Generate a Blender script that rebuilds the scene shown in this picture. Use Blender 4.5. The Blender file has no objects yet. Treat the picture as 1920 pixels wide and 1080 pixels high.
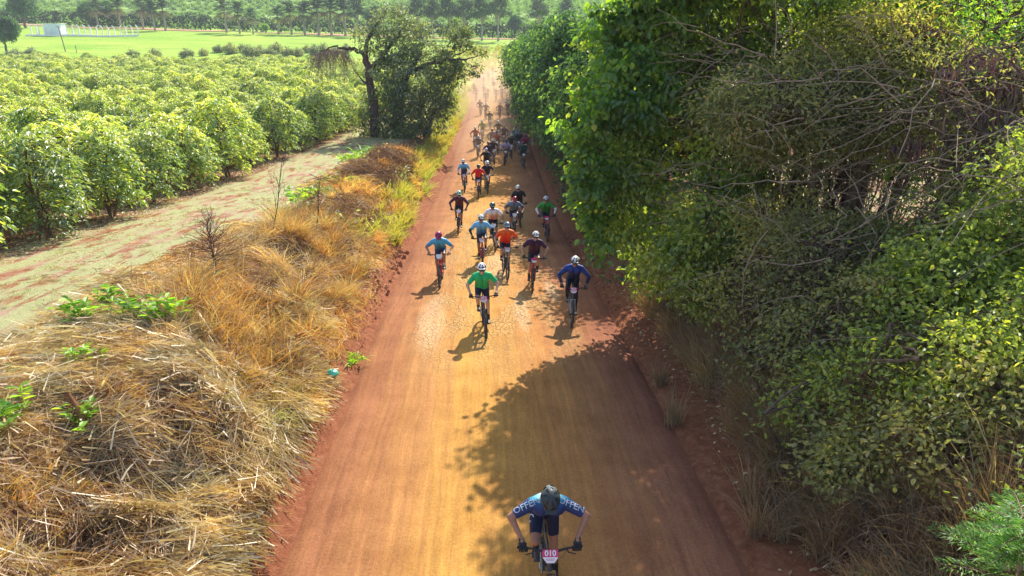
import bpy, math, random
import numpy as np
from mathutils import Vector, Matrix, Euler
from mathutils.bvhtree import BVHTree
R = math.radians
scene = bpy.context.scene
COL = scene.collection
# ------------------------------------------------------------------ camera
F_PX, PITCH, CAM_Z = 1320.0, R(20.0), 7.0
cam_d = bpy.data.cameras.new('camera'); cam = bpy.data.objects.new('camera', cam_d); COL.objects.link(cam)
cam.location = (0, 0, CAM_Z); cam.rotation_euler = (R(90) - PITCH, 0, 0)
cam_d.sensor_width = 36; cam_d.lens = 36 * F_PX / 1920; cam_d.clip_start = .1; cam_d.clip_end = 3000
scene.camera = cam
# ------------------------------------------------------------------ light
SUN_EL, SUN_AZ = R(41), R(16)          # azimuth measured from +Y towards +X
world = bpy.data.worlds.new('World'); scene.world = world; world.use_nodes = True
wn = world.node_tree; bg = wn.nodes['Background']
sky = wn.nodes.new('ShaderNodeTexSky'); sky.sky_type = 'NISHITA'; sky.sun_disc = False
sky.sun_elevation = SUN_EL; sky.sun_rotation = SUN_AZ
wn.links.new(sky.outputs[0], bg.inputs[0]); bg.inputs[1].default_value = .15
sun_d = bpy.data.lights.new('sun', 'SUN'); sun_d.energy = 5.0; sun_d.angle = R(.5); sun_d.color = (1, .93, .82)
sun = bpy.data.objects.new('sun', sun_d); COL.objects.link(sun)
to_sun = Vector((math.sin(SUN_AZ) * math.cos(SUN_EL), math.cos(SUN_AZ) * math.cos(SUN_EL), math.sin(SUN_EL)))
sun.rotation_euler = to_sun.to_track_quat('Z', 'Y').to_euler()
vs = scene.view_settings; vs.view_transform = 'Standard'; vs.look = 'None'; vs.gamma = 1; vs.use_curve_mapping = False
vs.exposure = 0.95
scene.cycles.max_bounces = 6; scene.cycles.diffuse_bounces = 3; scene.cycles.transmission_bounces = 4
scene.cycles.transparent_max_bounces = 6; scene.cycles.volume_bounces = 0; scene.cycles.glossy_bounces = 2
# ------------------------------------------------------------------ noise and terrain
class Noise:
    def __init__(s, seed):
        s.t = np.random.RandomState(seed).rand(256, 256)
    def __call__(s, x, y):
        xi = np.floor(x).astype(int); yi = np.floor(y).astype(int); fx = x - xi; fy = y - yi
        fx = fx * fx * (3 - 2 * fx); fy = fy * fy * (3 - 2 * fy)
        t = s.t; a = t[xi % 256, yi % 256]; b = t[(xi + 1) % 256, yi % 256]; c = t[xi % 256, (yi + 1) % 256]; d = t[(xi + 1) % 256, (yi + 1) % 256]
        return (a * (1 - fx) + b * fx) * (1 - fy) + (c * (1 - fx) + d * fx) * fy
    def fbm(s, x, y, o=4):
        v = 0; a = .5
        for i in range(o):
            v = v + a * s(x * 2 ** i + 17.3 * i, y * 2 ** i + 9.1 * i); a *= .5
        return v
N1, N2, N3 = Noise(1), Noise(2), Noise(3)
def ss(x, a, b):
    t = np.clip((x - a) / (b - a), 0, 1); return t * t * (3 - 2 * t)
TY = np.arange(-60, 1400, .5)
def table(ky, kv, sig=4.0):
    v = np.interp(TY, ky, kv); n = int(sig * 6); k = np.exp(-.5 * (np.arange(-n, n + 1) * .5 / sig) ** 2); k /= k.sum()
    return np.convolve(np.pad(v, n, mode='edge'), k, mode='valid')
T_X = table([-20, 8, 17, 33, 65, 125, 184, 240, 400], [.3, .1, -.4, -1, -1.65, -2.7, -4.2, -6, -8])
T_Z = table([-20, 7, 16, 31, 51, 77, 125, 160, 184, 215, 250, 280, 300, 330, 380, 600, 900, 1400],
            [.2, .1, -.2, -1.45, -2.1, -2.3, -2.0, -1.3, -.5, .9, 2.9, 4.2, 4.6, 5.0, 12, 48, 96, 160])
T_BL = table([-20, 10, 22, 35, 55, 110, 150], [1.5, 1.6, 1.6, 1.35, 1.1, .9, 0])
T_BW = table([-20, 10, 18, 35, 60, 200], [3.9, 3.8, 3.5, 3.2, 3.0, 3.0])
T_BR = table([-20, 10, 30, 60, 120, 165], [2.2, 2.3, 2.3, 2.0, 1.3, 0])
def road_x(y): return np.interp(y, TY, T_X)
def ground_h(x, y):
    x = np.asarray(x, float); y = np.asarray(y, float)
    u = x - np.interp(y, TY, T_X); z = np.interp(y, TY, T_Z)
    z = z + .028 * np.clip(-x - 12, 0, 300) * ss(y, 165, 275)
    bl = np.interp(y, TY, T_BL); bw = np.interp(y, TY, T_BW); br = np.interp(y, TY, T_BR)
    e = (N1.fbm(x * .6, y * .6) - .5) * .9 + (N2.fbm(x * 2.6, y * 2.6) - .5) * .75
    ul = -u - 3.52 + e * .45
    near = 1 - ss(y, 60, 150)
    t = np.clip(ul / bw, 0, 1)
    prof = .10 * ss(ul, -.3, .1) + (t ** .75 * (1 - t) + t * ss(t, 0, 1)) * bl
    mound = ss(ul, .2, 1.6) * (1 - ss(ul, bw * .55, bw * 1.0)) * (1 - ss(y, 30, 60))
    prof = prof + mound * ((N2.fbm(x * .7 + 3, y * .7) - .47) * 2.2 + .18 * (N1.fbm(x * 2.2, y * 2.2) - .5))
    ur = u - 3.32 + e * .5
    led = .10 * ss(ur, -.35, .25) + .10 * ss(ur, .3, 1.0) * (N2(x * 3, y * 3))
    tr = np.clip((ur - .75) / 2.7, 0, 1)
    pr = led * near + ss(tr, 0, 1) * br + ss(tr, 0, .3) * (N2.fbm(x * .8 + 9, y * .8) - .5) * .7 * near
    far_n = ss(np.abs(u), 8, 40) * (N3.fbm(x * .05, y * .05) - .5) * 1.2
    z = z + np.where(u < 0, prof * (bl > 0) , pr) + far_n
    hill = ss(y, 320, 420)
    z = z + hill * (N3.fbm(x * .006 + 4, y * .006) - .5) * 14
    z = z + (N2.fbm(x * 1.6, y * 1.6) - .5) * .07 * ss(np.abs(u), 3.2, 3.9)
    return z
def road_h(x, y):
    u = x - road_x(y); z = np.interp(y, TY, T_Z)
    rut = -.035 * np.exp(-((u + 1.15) / .35) ** 2) - .035 * np.exp(-((u - .75) / .35) ** 2) + .02 * np.exp(-((u - .0) / .3) ** 2)
    return z + .05 - .004 * u * u + rut + (N1.fbm(u * 3, y * .35) - .5) * .035 + (N2.fbm(x * 2, y * 2) - .5) * .02 - .16 * ss(np.abs(u), 2.98, 3.5)
CS, SN = math.cos(PITCH), math.sin(PITCH)
def px_ground(px, py, z_add=0.0, z_abs=None, road=False):
    """where the view ray of a pixel meets the terrain"""
    dx = (px - 960) / F_PX; dy = -(py - 540) / F_PX
    d = np.array([dx, CS + dy * SN, -SN + dy * CS]); t = 3.0; h = road_h if road else ground_h
    while t < 900:
        p = np.array([0, 0, CAM_Z]) + d * t
        g = z_abs if z_abs is not None else float(h(p[0], p[1])) + z_add
        if p[2] < g:
            for _ in range(12):
                t -= .004 * t ; q = np.array([0, 0, CAM_Z]) + d * t
                g = z_abs if z_abs is not None else float(h(q[0], q[1])) + z_add
                if q[2] >= g: break
            return float(q[0]), float(q[1]), float(g)
        t *= 1.01
    return float(p[0]), float(p[1]), float(h(p[0], p[1]))
def px_at(px, py, D):
    """point at horizontal distance D on the view ray"""
    dx = (px - 960) / F_PX; dy = -(py - 540) / F_PX
    d = np.array([dx, CS + dy * SN, -SN + dy * CS]); k = D / d[1]
    return np.array([0, 0, CAM_Z]) + d * k
# ------------------------------------------------------------------ mesh helpers
def link(o, parent=None):
    COL.objects.link(o)
    if parent is not None: o.parent = parent
    return o
def tag(o, label=None, cat=None, group=None, kind=None):
    if label: o['label'] = label
    if cat: o['category'] = cat
    if group: o['group'] = group
    if kind: o['kind'] = kind
    return o
def empty(name, loc=(0, 0, 0), rz=0.0, label=None, cat=None, group=None):
    o = bpy.data.objects.new(name, None); COL.objects.link(o); o.location = loc; o.rotation_euler = (0, 0, rz); o.empty_display_size = .1
    return tag(o, label, cat, group)
class Acc:
    """collects verts / quads / tris with a per-vertex random value and material index"""
    def __init__(s): s.V = []; s.Q = []; s.T = []; s.r = []; s.qm = []; s.tm = []; s.n = 0; s.extra = {}
    def add(s, V, Q=None, T=None, rnd=.5, mat=0):
        V = np.asarray(V, float).reshape(-1, 3)
        if Q is not None and len(Q): Q = np.asarray(Q, int).reshape(-1, 4); s.Q.append(Q + s.n); s.qm.append(np.full(len(Q), mat))
        if T is not None and len(T): T = np.asarray(T, int).reshape(-1, 3); s.T.append(T + s.n); s.tm.append(np.full(len(T), mat))
        s.V.append(V); s.r.append(np.broadcast_to(np.asarray(rnd, float), (len(V),)).copy()); s.n += len(V); return s
    def merge(s, o):
        for v, r in zip(o.V, o.r): s.V.append(v); s.r.append(r)
        for q, m in zip(o.Q, o.qm): s.Q.append(q + s.n); s.qm.append(m)
        for t, m in zip(o.T, o.tm): s.T.append(t + s.n); s.tm.append(m)
        s.n += o.n; return s
    def mesh(s, name, mats=(), smooth=False):
        V = np.concatenate(s.V) if s.V else np.zeros((0, 3)); Q = np.concatenate(s.Q) if s.Q else np.zeros((0, 4), int); T = np.concatenate(s.T) if s.T else np.zeros((0, 3), int)
        me = bpy.data.meshes.new(name); me.vertices.add(len(V)); me.vertices.foreach_set('co', V.astype(np.float32).ravel())
        nl = Q.size + T.size; me.loops.add(nl); me.loops.foreach_set('vertex_index', np.concatenate([Q.ravel(), T.ravel()]).astype(np.int32))
        np_ = len(Q) + len(T); me.polygons.add(np_)
        st = np.concatenate([np.arange(len(Q)) * 4, Q.size + np.arange(len(T)) * 3]).astype(np.int32); me.polygons.foreach_set('loop_start', st)
        mi = np.concatenate((s.qm or [np.zeros(0)]) + (s.tm or [np.zeros(0)])).astype(np.int32); me.polygons.foreach_set('material_index', mi)
        me.polygons.foreach_set('use_smooth', np.full(np_, smooth))
        a = me.attributes.new('rnd', 'FLOAT', 'POINT'); a.data.foreach_set('value', np.concatenate(s.r).astype(np.float32) if s.r else [])
        for m in mats: me.materials.append(m)
        me.update(calc_edges=True); me.validate() if np_ < 2000 else None
        return me
    def obj(s, name, mats=(), parent=None, smooth=False): return link(bpy.data.objects.new(name, s.mesh(name, mats, smooth)), parent)
def inst(name, me, parent=None, loc=None, rot=None, scale=None):
    o = bpy.data.objects.new(name, me); COL.objects.link(o)
    if parent is not None: o.parent = parent
    if loc is not None: o.location = loc
    if rot is not None: o.rotation_euler = rot
    if scale is not None: o.scale = scale if hasattr(scale, '__len__') else (scale,) * 3
    return o
def nrm(v): return v / np.maximum(np.linalg.norm(v, axis=-1, keepdims=True), 1e-9)
def tubes(P, Rd, sides=5, acc=None, rnd=.5, mat=0, cap=False):
    """P (n,k,3) polylines, Rd (n,k) radii"""
    P = np.asarray(P, float); Rd = np.asarray(Rd, float)
    if P.ndim == 2: P = P[None]
    n, k, _ = P.shape; Rd = np.broadcast_to(Rd, (n, k)); T = nrm(np.gradient(P, axis=1)); m = nrm(P[:, -1] - P[:, 0])
    ref = np.where(np.abs(m[:, 2:3]) > .85, np.array([[1., 0, 0]]), np.array([[0, 0, 1.]]))[:, None, :]
    A = nrm(np.cross(T, ref)); B = np.cross(T, A); a = np.arange(sides) * 2 * math.pi / sides
    V = P[:, :, None, :] + Rd[:, :, None, None] * (A[:, :, None, :] * np.cos(a)[None, None, :, None] + B[:, :, None, :] * np.sin(a)[None, None, :, None])
    i = np.arange(k - 1)[:, None] * sides; j = np.arange(sides)[None]; j2 = (j + 1) % sides
    q = np.stack([i + j, i + j2, i + sides + j2, i + sides + j], -1).reshape(-1, 4)
    Q = (q[None] + (np.arange(n) * k * sides)[:, None, None]).reshape(-1, 4)
    acc = acc or Acc(); r = np.repeat(np.broadcast_to(np.asarray(rnd, float), (n,)), k * sides)
    T3 = None
    if cap:
        f = [[b, b + c, b + c + 1] for b in (0, (k - 1) * sides) for c in range(1, sides - 1)]
        T3 = (np.array(f)[None] + (np.arange(n) * k * sides)[:, None, None]).reshape(-1, 3)
    return acc.add(V.reshape(-1, 3), Q, T3, r, mat)
def leaves(acc, P, A, Nn, L, W, rnd, mat=0, simple=False, fold=.15):
    n = len(P); A = nrm(A); S = nrm(np.cross(A, Nn)); Nn = np.cross(S, A); L = np.broadcast_to(L, (n,))[:, None]; W = np.broadcast_to(W, (n,))[:, None]
    if simple:
        V = np.stack([P, P + A * L * .45 + S * W * .5 + Nn * W * fold, P + A * L - Nn * L * .12, P + A * L * .45 - S * W * .5 + Nn * W * fold], 1)
        Q = np.array([[0, 1, 2, 3]])
    else:
        V = np.stack([P, P + A * L * .28 + S * W * .42 + Nn * W * fold, P + A * L * .66 + S * W * .4 + Nn * W * fold * .7, P + A * L - Nn * L * .14,
                      P + A * L * .66 - S * W * .4 + Nn * W * fold * .7, P + A * L * .28 - S * W * .42 + Nn * W * fold], 1)
        Q = np.array([[0, 1, 2, 3], [0, 3, 4, 5]])
    k = V.shape[1]; acc.add(V.reshape(-1, 3), (Q[None] + (np.arange(n) * k)[:, None, None]).reshape(-1, 4), None, np.repeat(rnd, k), mat); return acc
def blades(acc, B, Dr, bend, L, W, rnd, segs=2, mat=0, rs=np.random):
    n = len(B); Dr = nrm(Dr); L = np.broadcast_to(L, (n,))[:, None, None]; t = np.linspace(0, 1, segs + 1)[None, :, None]
    P = B[:, None] + Dr[:, None] * L * t + bend[:, None] * L * t * t
    h = rs.rand(n) * 2 * math.pi; H = np.stack([np.cos(h), np.sin(h), rs.rand(n) * .5], 1); S = nrm(np.cross(Dr, H))
    w = (1 - .75 * np.linspace(0, 1, segs + 1) ** 1.5)[None, :, None] * np.broadcast_to(W, (n,))[:, None, None] * .5
    V = np.stack([P - S[:, None] * w, P + S[:, None] * w], 2).reshape(n, -1, 3)
    q = np.array([[2 * i, 2 * i + 1, 2 * i + 3, 2 * i + 2] for i in range(segs)]); k = 2 * (segs + 1)
    acc.add(V.reshape(-1, 3), (q[None] + (np.arange(n) * k)[:, None, None]).reshape(-1, 4), None, np.repeat(rnd, k), mat); return acc
def box(acc, c, s, rz=0, mat=0, rnd=.5):
    c = np.array(c, float); s = np.array(s, float) / 2
    v = np.array([[x, y, z] for z in (-1, 1) for y in (-1, 1) for x in (-1, 1)], float) * s
    ca, sa = math.cos(rz), math.sin(rz); v = np.stack([v[:, 0] * ca - v[:, 1] * sa, v[:, 0] * sa + v[:, 1] * ca, v[:, 2]], 1) + c
    return acc.add(v, [[0, 2, 3, 1], [4, 5, 7, 6], [0, 1, 5, 4], [2, 6, 7, 3], [0, 4, 6, 2], [1, 3, 7, 5]], None, rnd, mat)
def rvec(rs, n): return nrm(rs.randn(n, 3))
# ------------------------------------------------------------------ materials
def nt(name):
    m = bpy.data.materials.new(name); m.use_nodes = True; t = m.node_tree; t.nodes.clear(); out = t.nodes.new('ShaderNodeOutputMaterial'); return m, t, out
def nd(t, ty, **kw):
    n = t.nodes.new(ty)
    for k, v in kw.items():
        if k.startswith('i_'): n.inputs[int(k[2:])].default_value = v
        else: setattr(n, k, v)
    return n
def ramp(t, src, stops, interp='LINEAR'):
    r = t.nodes.new('ShaderNodeValToRGB'); r.color_ramp.interpolation = interp; e = r.color_ramp.elements
    while len(e) > 1: e.remove(e[-1])
    e[0].position = stops[0][0]; e[0].color = (*stops[0][1], 1)
    for p, c in stops[1:]: x = e.new(p); x.color = (*c, 1)
    t.links.new(src, r.inputs[0]); return r.outputs[0]
def gr(v): return (v, v, v)
def mixc(t, f, a, b, mode='MIX'):
    m = t.nodes.new('ShaderNodeMix'); m.data_type = 'RGBA'; m.blend_type = mode
    for i, s in ((0, f), (6, a), (7, b)):
        if hasattr(s, 'is_output'): t.links.new(s, m.inputs[i])
        elif i == 0: m.inputs[0].default_value = s
        else: m.inputs[i].default_value = (*s, 1)
    return m.outputs[2]
def attr(t, name): n = t.nodes.new('ShaderNodeAttribute'); n.attribute_name = name; return n
def noise(t, vec, scale, detail=4, rough=.55, out=0, dist=0):
    n = nd(t, 'ShaderNodeTexNoise'); n.inputs['Scale'].default_value = scale; n.inputs['Detail'].default_value = detail; n.inputs['Roughness'].default_value = rough; n.inputs['Distortion'].default_value = dist
    if vec is not None: t.links.new(vec, n.inputs['Vector'])
    return n.outputs[out]
def objco(t): return nd(t, 'ShaderNodeTexCoord').outputs['Object']
def mapping(t, v, s): m = nd(t, 'ShaderNodeMapping'); m.inputs['Scale'].default_value = s; t.links.new(v, m.inputs[0]); return m.outputs[0]
def mth(t, op, a, b=0.0, clamp=False):
    m = nd(t, 'ShaderNodeMath'); m.operation = op; m.use_clamp = clamp
    for i, s in ((0, a), (1, b)):
        if hasattr(s, 'is_output'): t.links.new(s, m.inputs[i])
        else: m.inputs[i].default_value = s
    return m.outputs[0]
def principled(t, out, col, rough=.8, spec=.3, metal=0, bump=None, bs=.3, bd=.02):
    p = nd(t, 'ShaderNodeBsdfPrincipled')
    for k, s in (('Base Color', col), ('Roughness', rough)):
        if hasattr(s, 'is_output'): t.links.new(s, p.inputs[k])
        else: p.inputs[k].default_value = (*s, 1) if k == 'Base Color' else s
    p.inputs['Specular IOR Level'].default_value = spec; p.inputs['Metallic'].default_value = metal
    if bump is not None:
        b = nd(t, 'ShaderNodeBump'); b.inputs['Strength'].default_value = bs; b.inputs['Distance'].default_value = bd
        t.links.new(bump, b.inputs['Height']); t.links.new(b.outputs[0], p.inputs['Normal'])
    t.links.new(p.outputs[0], out.inputs[0]); return p
def mat_leaf(name, stops, trans=.5, gloss=.08, tcol=1.4, rough=.52):
    m, t, out = nt(name); c = ramp(t, attr(t, 'rnd').outputs['Fac'], stops)
    nz = noise(t, objco(t), 1.3, 2); oi = nd(t, 'ShaderNodeObjectInfo'); nz = mth(t, 'ADD', nz, mth(t, 'MULTIPLY', mth(t, 'SUBTRACT', oi.outputs['Random'], .5), .45)); c = mixc(t, 1.0, c, ramp(t, nz, [(.2, (.62, .66, .7)), (.5, gr(1.0)), (.8, (1.35, 1.25, .95))]), 'MULTIPLY')
    d = nd(t, 'ShaderNodeBsdfDiffuse'); t.links.new(c, d.inputs[0])
    tr = nd(t, 'ShaderNodeBsdfTranslucent'); t.links.new(mixc(t, 1.0, c, (tcol * 1.0, tcol * 1.0, tcol * .45), 'MULTIPLY'), tr.inputs[0])
    mx = nd(t, 'ShaderNodeMixShader'); mx.inputs[0].default_value = trans; t.links.new(d.outputs[0], mx.inputs[1]); t.links.new(tr.outputs[0], mx.inputs[2])
    g = nd(t, 'ShaderNodeBsdfGlossy'); g.inputs['Roughness'].default_value = rough; g.inputs[0].default_value = (.9, .95, 1, 1)
    mg = nd(t, 'ShaderNodeMixShader'); mg.inputs[0].default_value = gloss; t.links.new(mx.outputs[0], mg.inputs[1]); t.links.new(g.outputs[0], mg.inputs[2])
    t.links.new(mg.outputs[0], out.inputs[0]); return m
def mat_bark(name, a, b, sc=6, rough=.9):
    m, t, out = nt(name); v = mapping(t, objco(t), (sc, sc, sc * .25)); n = noise(t, v, 2.0, 5)
    c = ramp(t, n, [(.3, a), (.7, b)]); principled(t, out, c, rough, .15, bump=n, bs=.6, bd=.03); return m
def mat_plain(name, col, rough=.6, spec=.4, metal=0, var=.12, sc=20):
    m, t, out = nt(name); n = noise(t, objco(t), sc, 4)
    lo = tuple(c * (1 - var) for c in col); hi = tuple(min(1, c * (1 + var)) for c in col)
    principled(t, out, ramp(t, n, [(.3, lo), (.7, hi)]), rough, spec, metal, bump=n, bs=.08, bd=.004); return m
# ------------------------------------------------------------------ ground and road
def mat_ground():
    m, t, out = nt('ground_soil'); co = objco(t); z = attr(t, 'zone'); sep = nd(t, 'ShaderNodeSeparateColor'); t.links.new(z.outputs['Color'], sep.inputs[0])
    n1 = noise(t, co, .9, 6, .6); n2 = noise(t, co, 6, 5, .65); n3 = noise(t, co, 40, 3, .7)
    dirt = ramp(t, n2, [(.25, (.17, .055, .028)), (.5, (.29, .105, .05)), (.8, (.42, .19, .10))])
    straw = ramp(t, n3, [(.3, (.07, .035, .02)), (.55, (.20, .11, .06)), (.75, (.36, .24, .13))])
    v = mapping(t, co, (1.7, .38, 1)); nn = noise(t, v, 1.3, 7, .7, 0, .6)
    pale = mixc(t, ramp(t, n3, [(.35, gr(0)), (.65, gr(1))]), (.27, .27, .12), (.50, .49, .25))
    palef = mth(t, 'MULTIPLY', sep.outputs[1], ramp(t, nn, [(.44, gr(0)), (.52, gr(1))]))
    pinky = mixc(t, n2, (.33, .19, .12), (.52, .37, .26))
    dirt2 = mixc(t, mth(t, 'MULTIPLY', sep.outputs[1], ramp(t, n1, [(.42, gr(0)), (.58, gr(1))])), dirt, pinky)
    c = mixc(t, sep.outputs[2], dirt2, straw)
    c = mixc(t, palef, c, pale)
    mv = noise(t, mapping(t, co, (.5, 1.6, 1)), .10, 6, .65); mn = noise(t, co, 2.2, 5, .7)
    mead = mixc(t, ramp(t, mv, [(.35, gr(0)), (.65, gr(1))]), (.22, .40, .035), (.40, .52, .075))
    mead = mixc(t, ramp(t, noise(t, mapping(t, co, (.12, .9, 1)), .35, 5, .6), [(.56, gr(0)), (.66, gr(.55))]), mead, (.16, .20, .05))
    mead = mixc(t, 1.0, mead, ramp(t, mn, [(.3, gr(.6)), (.7, gr(1.25))]), 'MULTIPLY')
    c = mixc(t, sep.outputs[0], c, mead)
    b = mth(t, 'ADD', n3, n2); principled(t, out, c, .95, .1, bump=b, bs=.9, bd=.05); return m
def mat_hill():
    m, t, out = nt('hill_field'); co = objco(t); v = mapping(t, co, (.35, 1.6, 0)); n = noise(t, v, .35, 5, .65); n2 = noise(t, co, .02, 4)
    c = mixc(t, ramp(t, n, [(.42, gr(0)), (.56, gr(1))]), (.13, .26, .05), (.36, .50, .13))
    c = mixc(t, ramp(t, n2, [(.4, gr(0)), (.65, gr(.6))]), c, (.34, .44, .15)); principled(t, out, c, .95, .05, bump=n, bs=1, bd=1.2); return m
def mat_road():
    m, t, out = nt('dirt_road'); co = objco(t); u = attr(t, 'u').outputs['Fac']; sx = nd(t, 'ShaderNodeSeparateXYZ'); t.links.new(co, sx.inputs[0])
    cb = nd(t, 'ShaderNodeCombineXYZ'); t.links.new(u, cb.inputs[0]); t.links.new(sx.outputs[1], cb.inputs[1])
    st = noise(t, mapping(t, cb.outputs[0], (3.5, .10, 1)), 1.0, 6, .62); st2 = noise(t, mapping(t, cb.outputs[0], (9, .5, 1)), 1.0, 5, .65, 0, .8); blot = noise(t, co, .9, 5, .65)
    uu = mth(t, 'ADD', u, mth(t, 'MULTIPLY', mth(t, 'SUBTRACT', st, .5), 2.3)); un = mth(t, 'ADD', mth(t, 'DIVIDE', uu, 8.0), .5)
    base = ramp(t, un, [(.06, (.25, .10, .052)), (.18, (.33, .14, .06)), (.30, (.41, .195, .065)), (.42, (.53, .275, .062)), (.52, (.46, .225, .06)), (.62, (.44, .20, .062)), (.78, (.34, .145, .07)), (.93, (.24, .09, .055))])
    fine = noise(t, co, 22, 5, .7); grit = noise(t, co, 70, 2, .6)
    c = mixc(t, 1.0, base, ramp(t, st2, [(.3, gr(.80)), (.7, gr(1.16))]), 'MULTIPLY')
    c = mixc(t, 1.0, c, ramp(t, blot, [(.3, (.78, .74, .72)), (.55, gr(1.0)), (.75, (1.15, 1.15, 1.12))]), 'MULTIPLY')
    c = mixc(t, 1.0, c, ramp(t, fine, [(.25, gr(.74)), (.75, gr(1.22))]), 'MULTIPLY')
    c = mixc(t, ramp(t, grit, [(.66, gr(0)), (.74, gr(.7))]), c, (.66, .50, .34))
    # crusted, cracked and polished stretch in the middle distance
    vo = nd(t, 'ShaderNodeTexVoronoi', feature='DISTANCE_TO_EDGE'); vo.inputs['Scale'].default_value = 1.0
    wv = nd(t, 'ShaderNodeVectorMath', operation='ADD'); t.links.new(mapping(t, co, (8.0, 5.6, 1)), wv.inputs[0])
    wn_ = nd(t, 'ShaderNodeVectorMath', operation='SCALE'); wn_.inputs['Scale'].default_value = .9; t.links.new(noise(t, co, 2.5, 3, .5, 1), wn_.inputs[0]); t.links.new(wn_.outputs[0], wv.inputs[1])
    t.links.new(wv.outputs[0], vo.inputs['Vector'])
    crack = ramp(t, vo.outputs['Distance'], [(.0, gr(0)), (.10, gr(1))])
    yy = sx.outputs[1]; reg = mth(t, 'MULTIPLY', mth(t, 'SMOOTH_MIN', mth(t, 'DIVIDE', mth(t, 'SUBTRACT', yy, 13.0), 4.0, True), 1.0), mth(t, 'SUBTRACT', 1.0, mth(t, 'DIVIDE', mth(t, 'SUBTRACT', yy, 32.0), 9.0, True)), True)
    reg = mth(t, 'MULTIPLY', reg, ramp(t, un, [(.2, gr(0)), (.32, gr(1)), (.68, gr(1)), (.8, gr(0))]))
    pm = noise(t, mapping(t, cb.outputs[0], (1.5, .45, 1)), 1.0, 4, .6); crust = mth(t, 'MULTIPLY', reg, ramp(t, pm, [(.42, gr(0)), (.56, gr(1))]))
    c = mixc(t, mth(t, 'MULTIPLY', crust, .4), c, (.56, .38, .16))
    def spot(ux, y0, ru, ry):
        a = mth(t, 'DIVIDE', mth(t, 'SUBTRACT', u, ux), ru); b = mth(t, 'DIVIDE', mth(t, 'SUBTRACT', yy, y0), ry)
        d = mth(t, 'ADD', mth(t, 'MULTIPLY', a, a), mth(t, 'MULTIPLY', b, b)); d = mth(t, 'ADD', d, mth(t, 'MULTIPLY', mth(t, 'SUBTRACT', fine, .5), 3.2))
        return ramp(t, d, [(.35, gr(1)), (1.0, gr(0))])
    for a in ((.72, 18.4, .26, 1.9), (-1.75, 17.6, .42, 2.6), (1.75, 20.5, .25, 1.4), (.1, 23.5, .5, 2.4)):  # pale spots: sun glints on the dry crust, put into its colour
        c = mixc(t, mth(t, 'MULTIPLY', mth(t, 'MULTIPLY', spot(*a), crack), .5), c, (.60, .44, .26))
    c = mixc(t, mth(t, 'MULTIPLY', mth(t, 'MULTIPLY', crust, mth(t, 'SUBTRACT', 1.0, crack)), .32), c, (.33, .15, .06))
    h = mth(t, 'ADD', mth(t, 'MULTIPLY', fine, .5), mth(t, 'ADD', mth(t, 'MULTIPLY', grit, .35), mth(t, 'ADD', mth(t, 'MULTIPLY', st2, .5), mth(t, 'MULTIPLY', mth(t, 'MULTIPLY', crack, crust), 1.2))))
    rg = ramp(t, crust, [(0, gr(.85)), (1, gr(.78))]); principled(t, out, c, rg, .05, bump=h, bs=.8, bd=.035); return m
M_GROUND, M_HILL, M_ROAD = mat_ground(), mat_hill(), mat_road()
def sheet(name, xs, ys, hf, mat, zone=None, uattr=False):
    X, Y = np.meshgrid(xs, ys); Z = hf(X, Y); V = np.stack([X, Y, Z], -1).reshape(-1, 3); nx, ny = len(xs), len(ys)
    i = np.arange(ny - 1)[:, None] * nx; j = np.arange(nx - 1)[None]; Q = np.stack([i + j, i + j + 1, i + nx + j + 1, i + nx + j], -1).reshape(-1, 4)
    a = Acc().add(V, Q); me = a.mesh(name, [mat], True)
    if zone is not None:
        at = me.color_attributes.new('zone', 'FLOAT_COLOR', 'POINT'); at.data.foreach_set('color', zone(V[:, 0], V[:, 1]).astype(np.float32).ravel())
    o = link(bpy.data.objects.new(name, me)); tag(o, kind='structure'); return o
def zone_fn(x, y):
    u = x - road_x(y); nz = (N2.fbm(x * .5, y * .5) - .5) * 2; bw = np.interp(y, TY, T_BW)
    mead = ss(y + nz * 6, 156, 170) * (u < 60); mead = np.maximum(mead, ss(u, 20, 30) * .15)
    mead = mead * (1 - ss(np.abs(y - (262 - .0 * x)), 7, 4) * .0)
    road2 = np.clip(1 - np.abs(y - 286 - .02 * (x + 60)) / 7, 0, 1) ; mead = mead * (1 - (road2 > .15) * .9)
    left = ss(-u - 3.75, bw - .5, bw + .6); track = left * (1 - ss(-x + nz * .7, 13.6, 14.6)) * (1 - ss(y, 120, 150))
    right = ss(u, 7.5, 10); pale = np.maximum(track, right * .8)
    straw = (1 - left) * ss(-u - 3.75 + nz * .5, .25, .9) * (1 - ss(y, 90, 140)) * .85
    straw = np.maximum(straw, ss(u - 3.6, 1.0, 1.8) * (1 - right) * .7)
    straw = np.maximum(straw, ss(-x, 13.4, 14.4) * .45 * (y < 150))
    grass_edge = ss(-u, 3.7, 4.6) * (u < 0) * ss(y, 90, 120) * .8
    return np.stack([np.maximum(mead, grass_edge), pale * (1 - mead), straw * (1 - mead), np.ones_like(x)], -1)
gx = np.unique(np.concatenate([np.arange(-9.5, 9.5, .14), np.arange(-24, 22, .5), np.arange(-200, 200, 4), np.arange(-900, 901, 30)]))
gy = np.unique(np.concatenate([np.arange(-20, 4, 1.5), np.arange(4, 22, .15), np.arange(22, 52, .32), np.arange(52, 200, 1.3), np.arange(200, 340, 4)]))
def keep(a, eps):
    o = [a[0]]
    for v in a[1:]:
        if v - o[-1] > eps: o.append(v)
    return np.array(o)
gx, gy = keep(gx, .07), keep(gy, .07)
def ground_sheet_h(x, y):
    u = np.abs(x - road_x(y)); return ground_h(x, y) - .14 * (1 - ss(u, 3.02, 3.45)) * (y < 171)
ground = sheet('ground', gx, gy, ground_sheet_h, M_GROUND, zone_fn)
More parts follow.
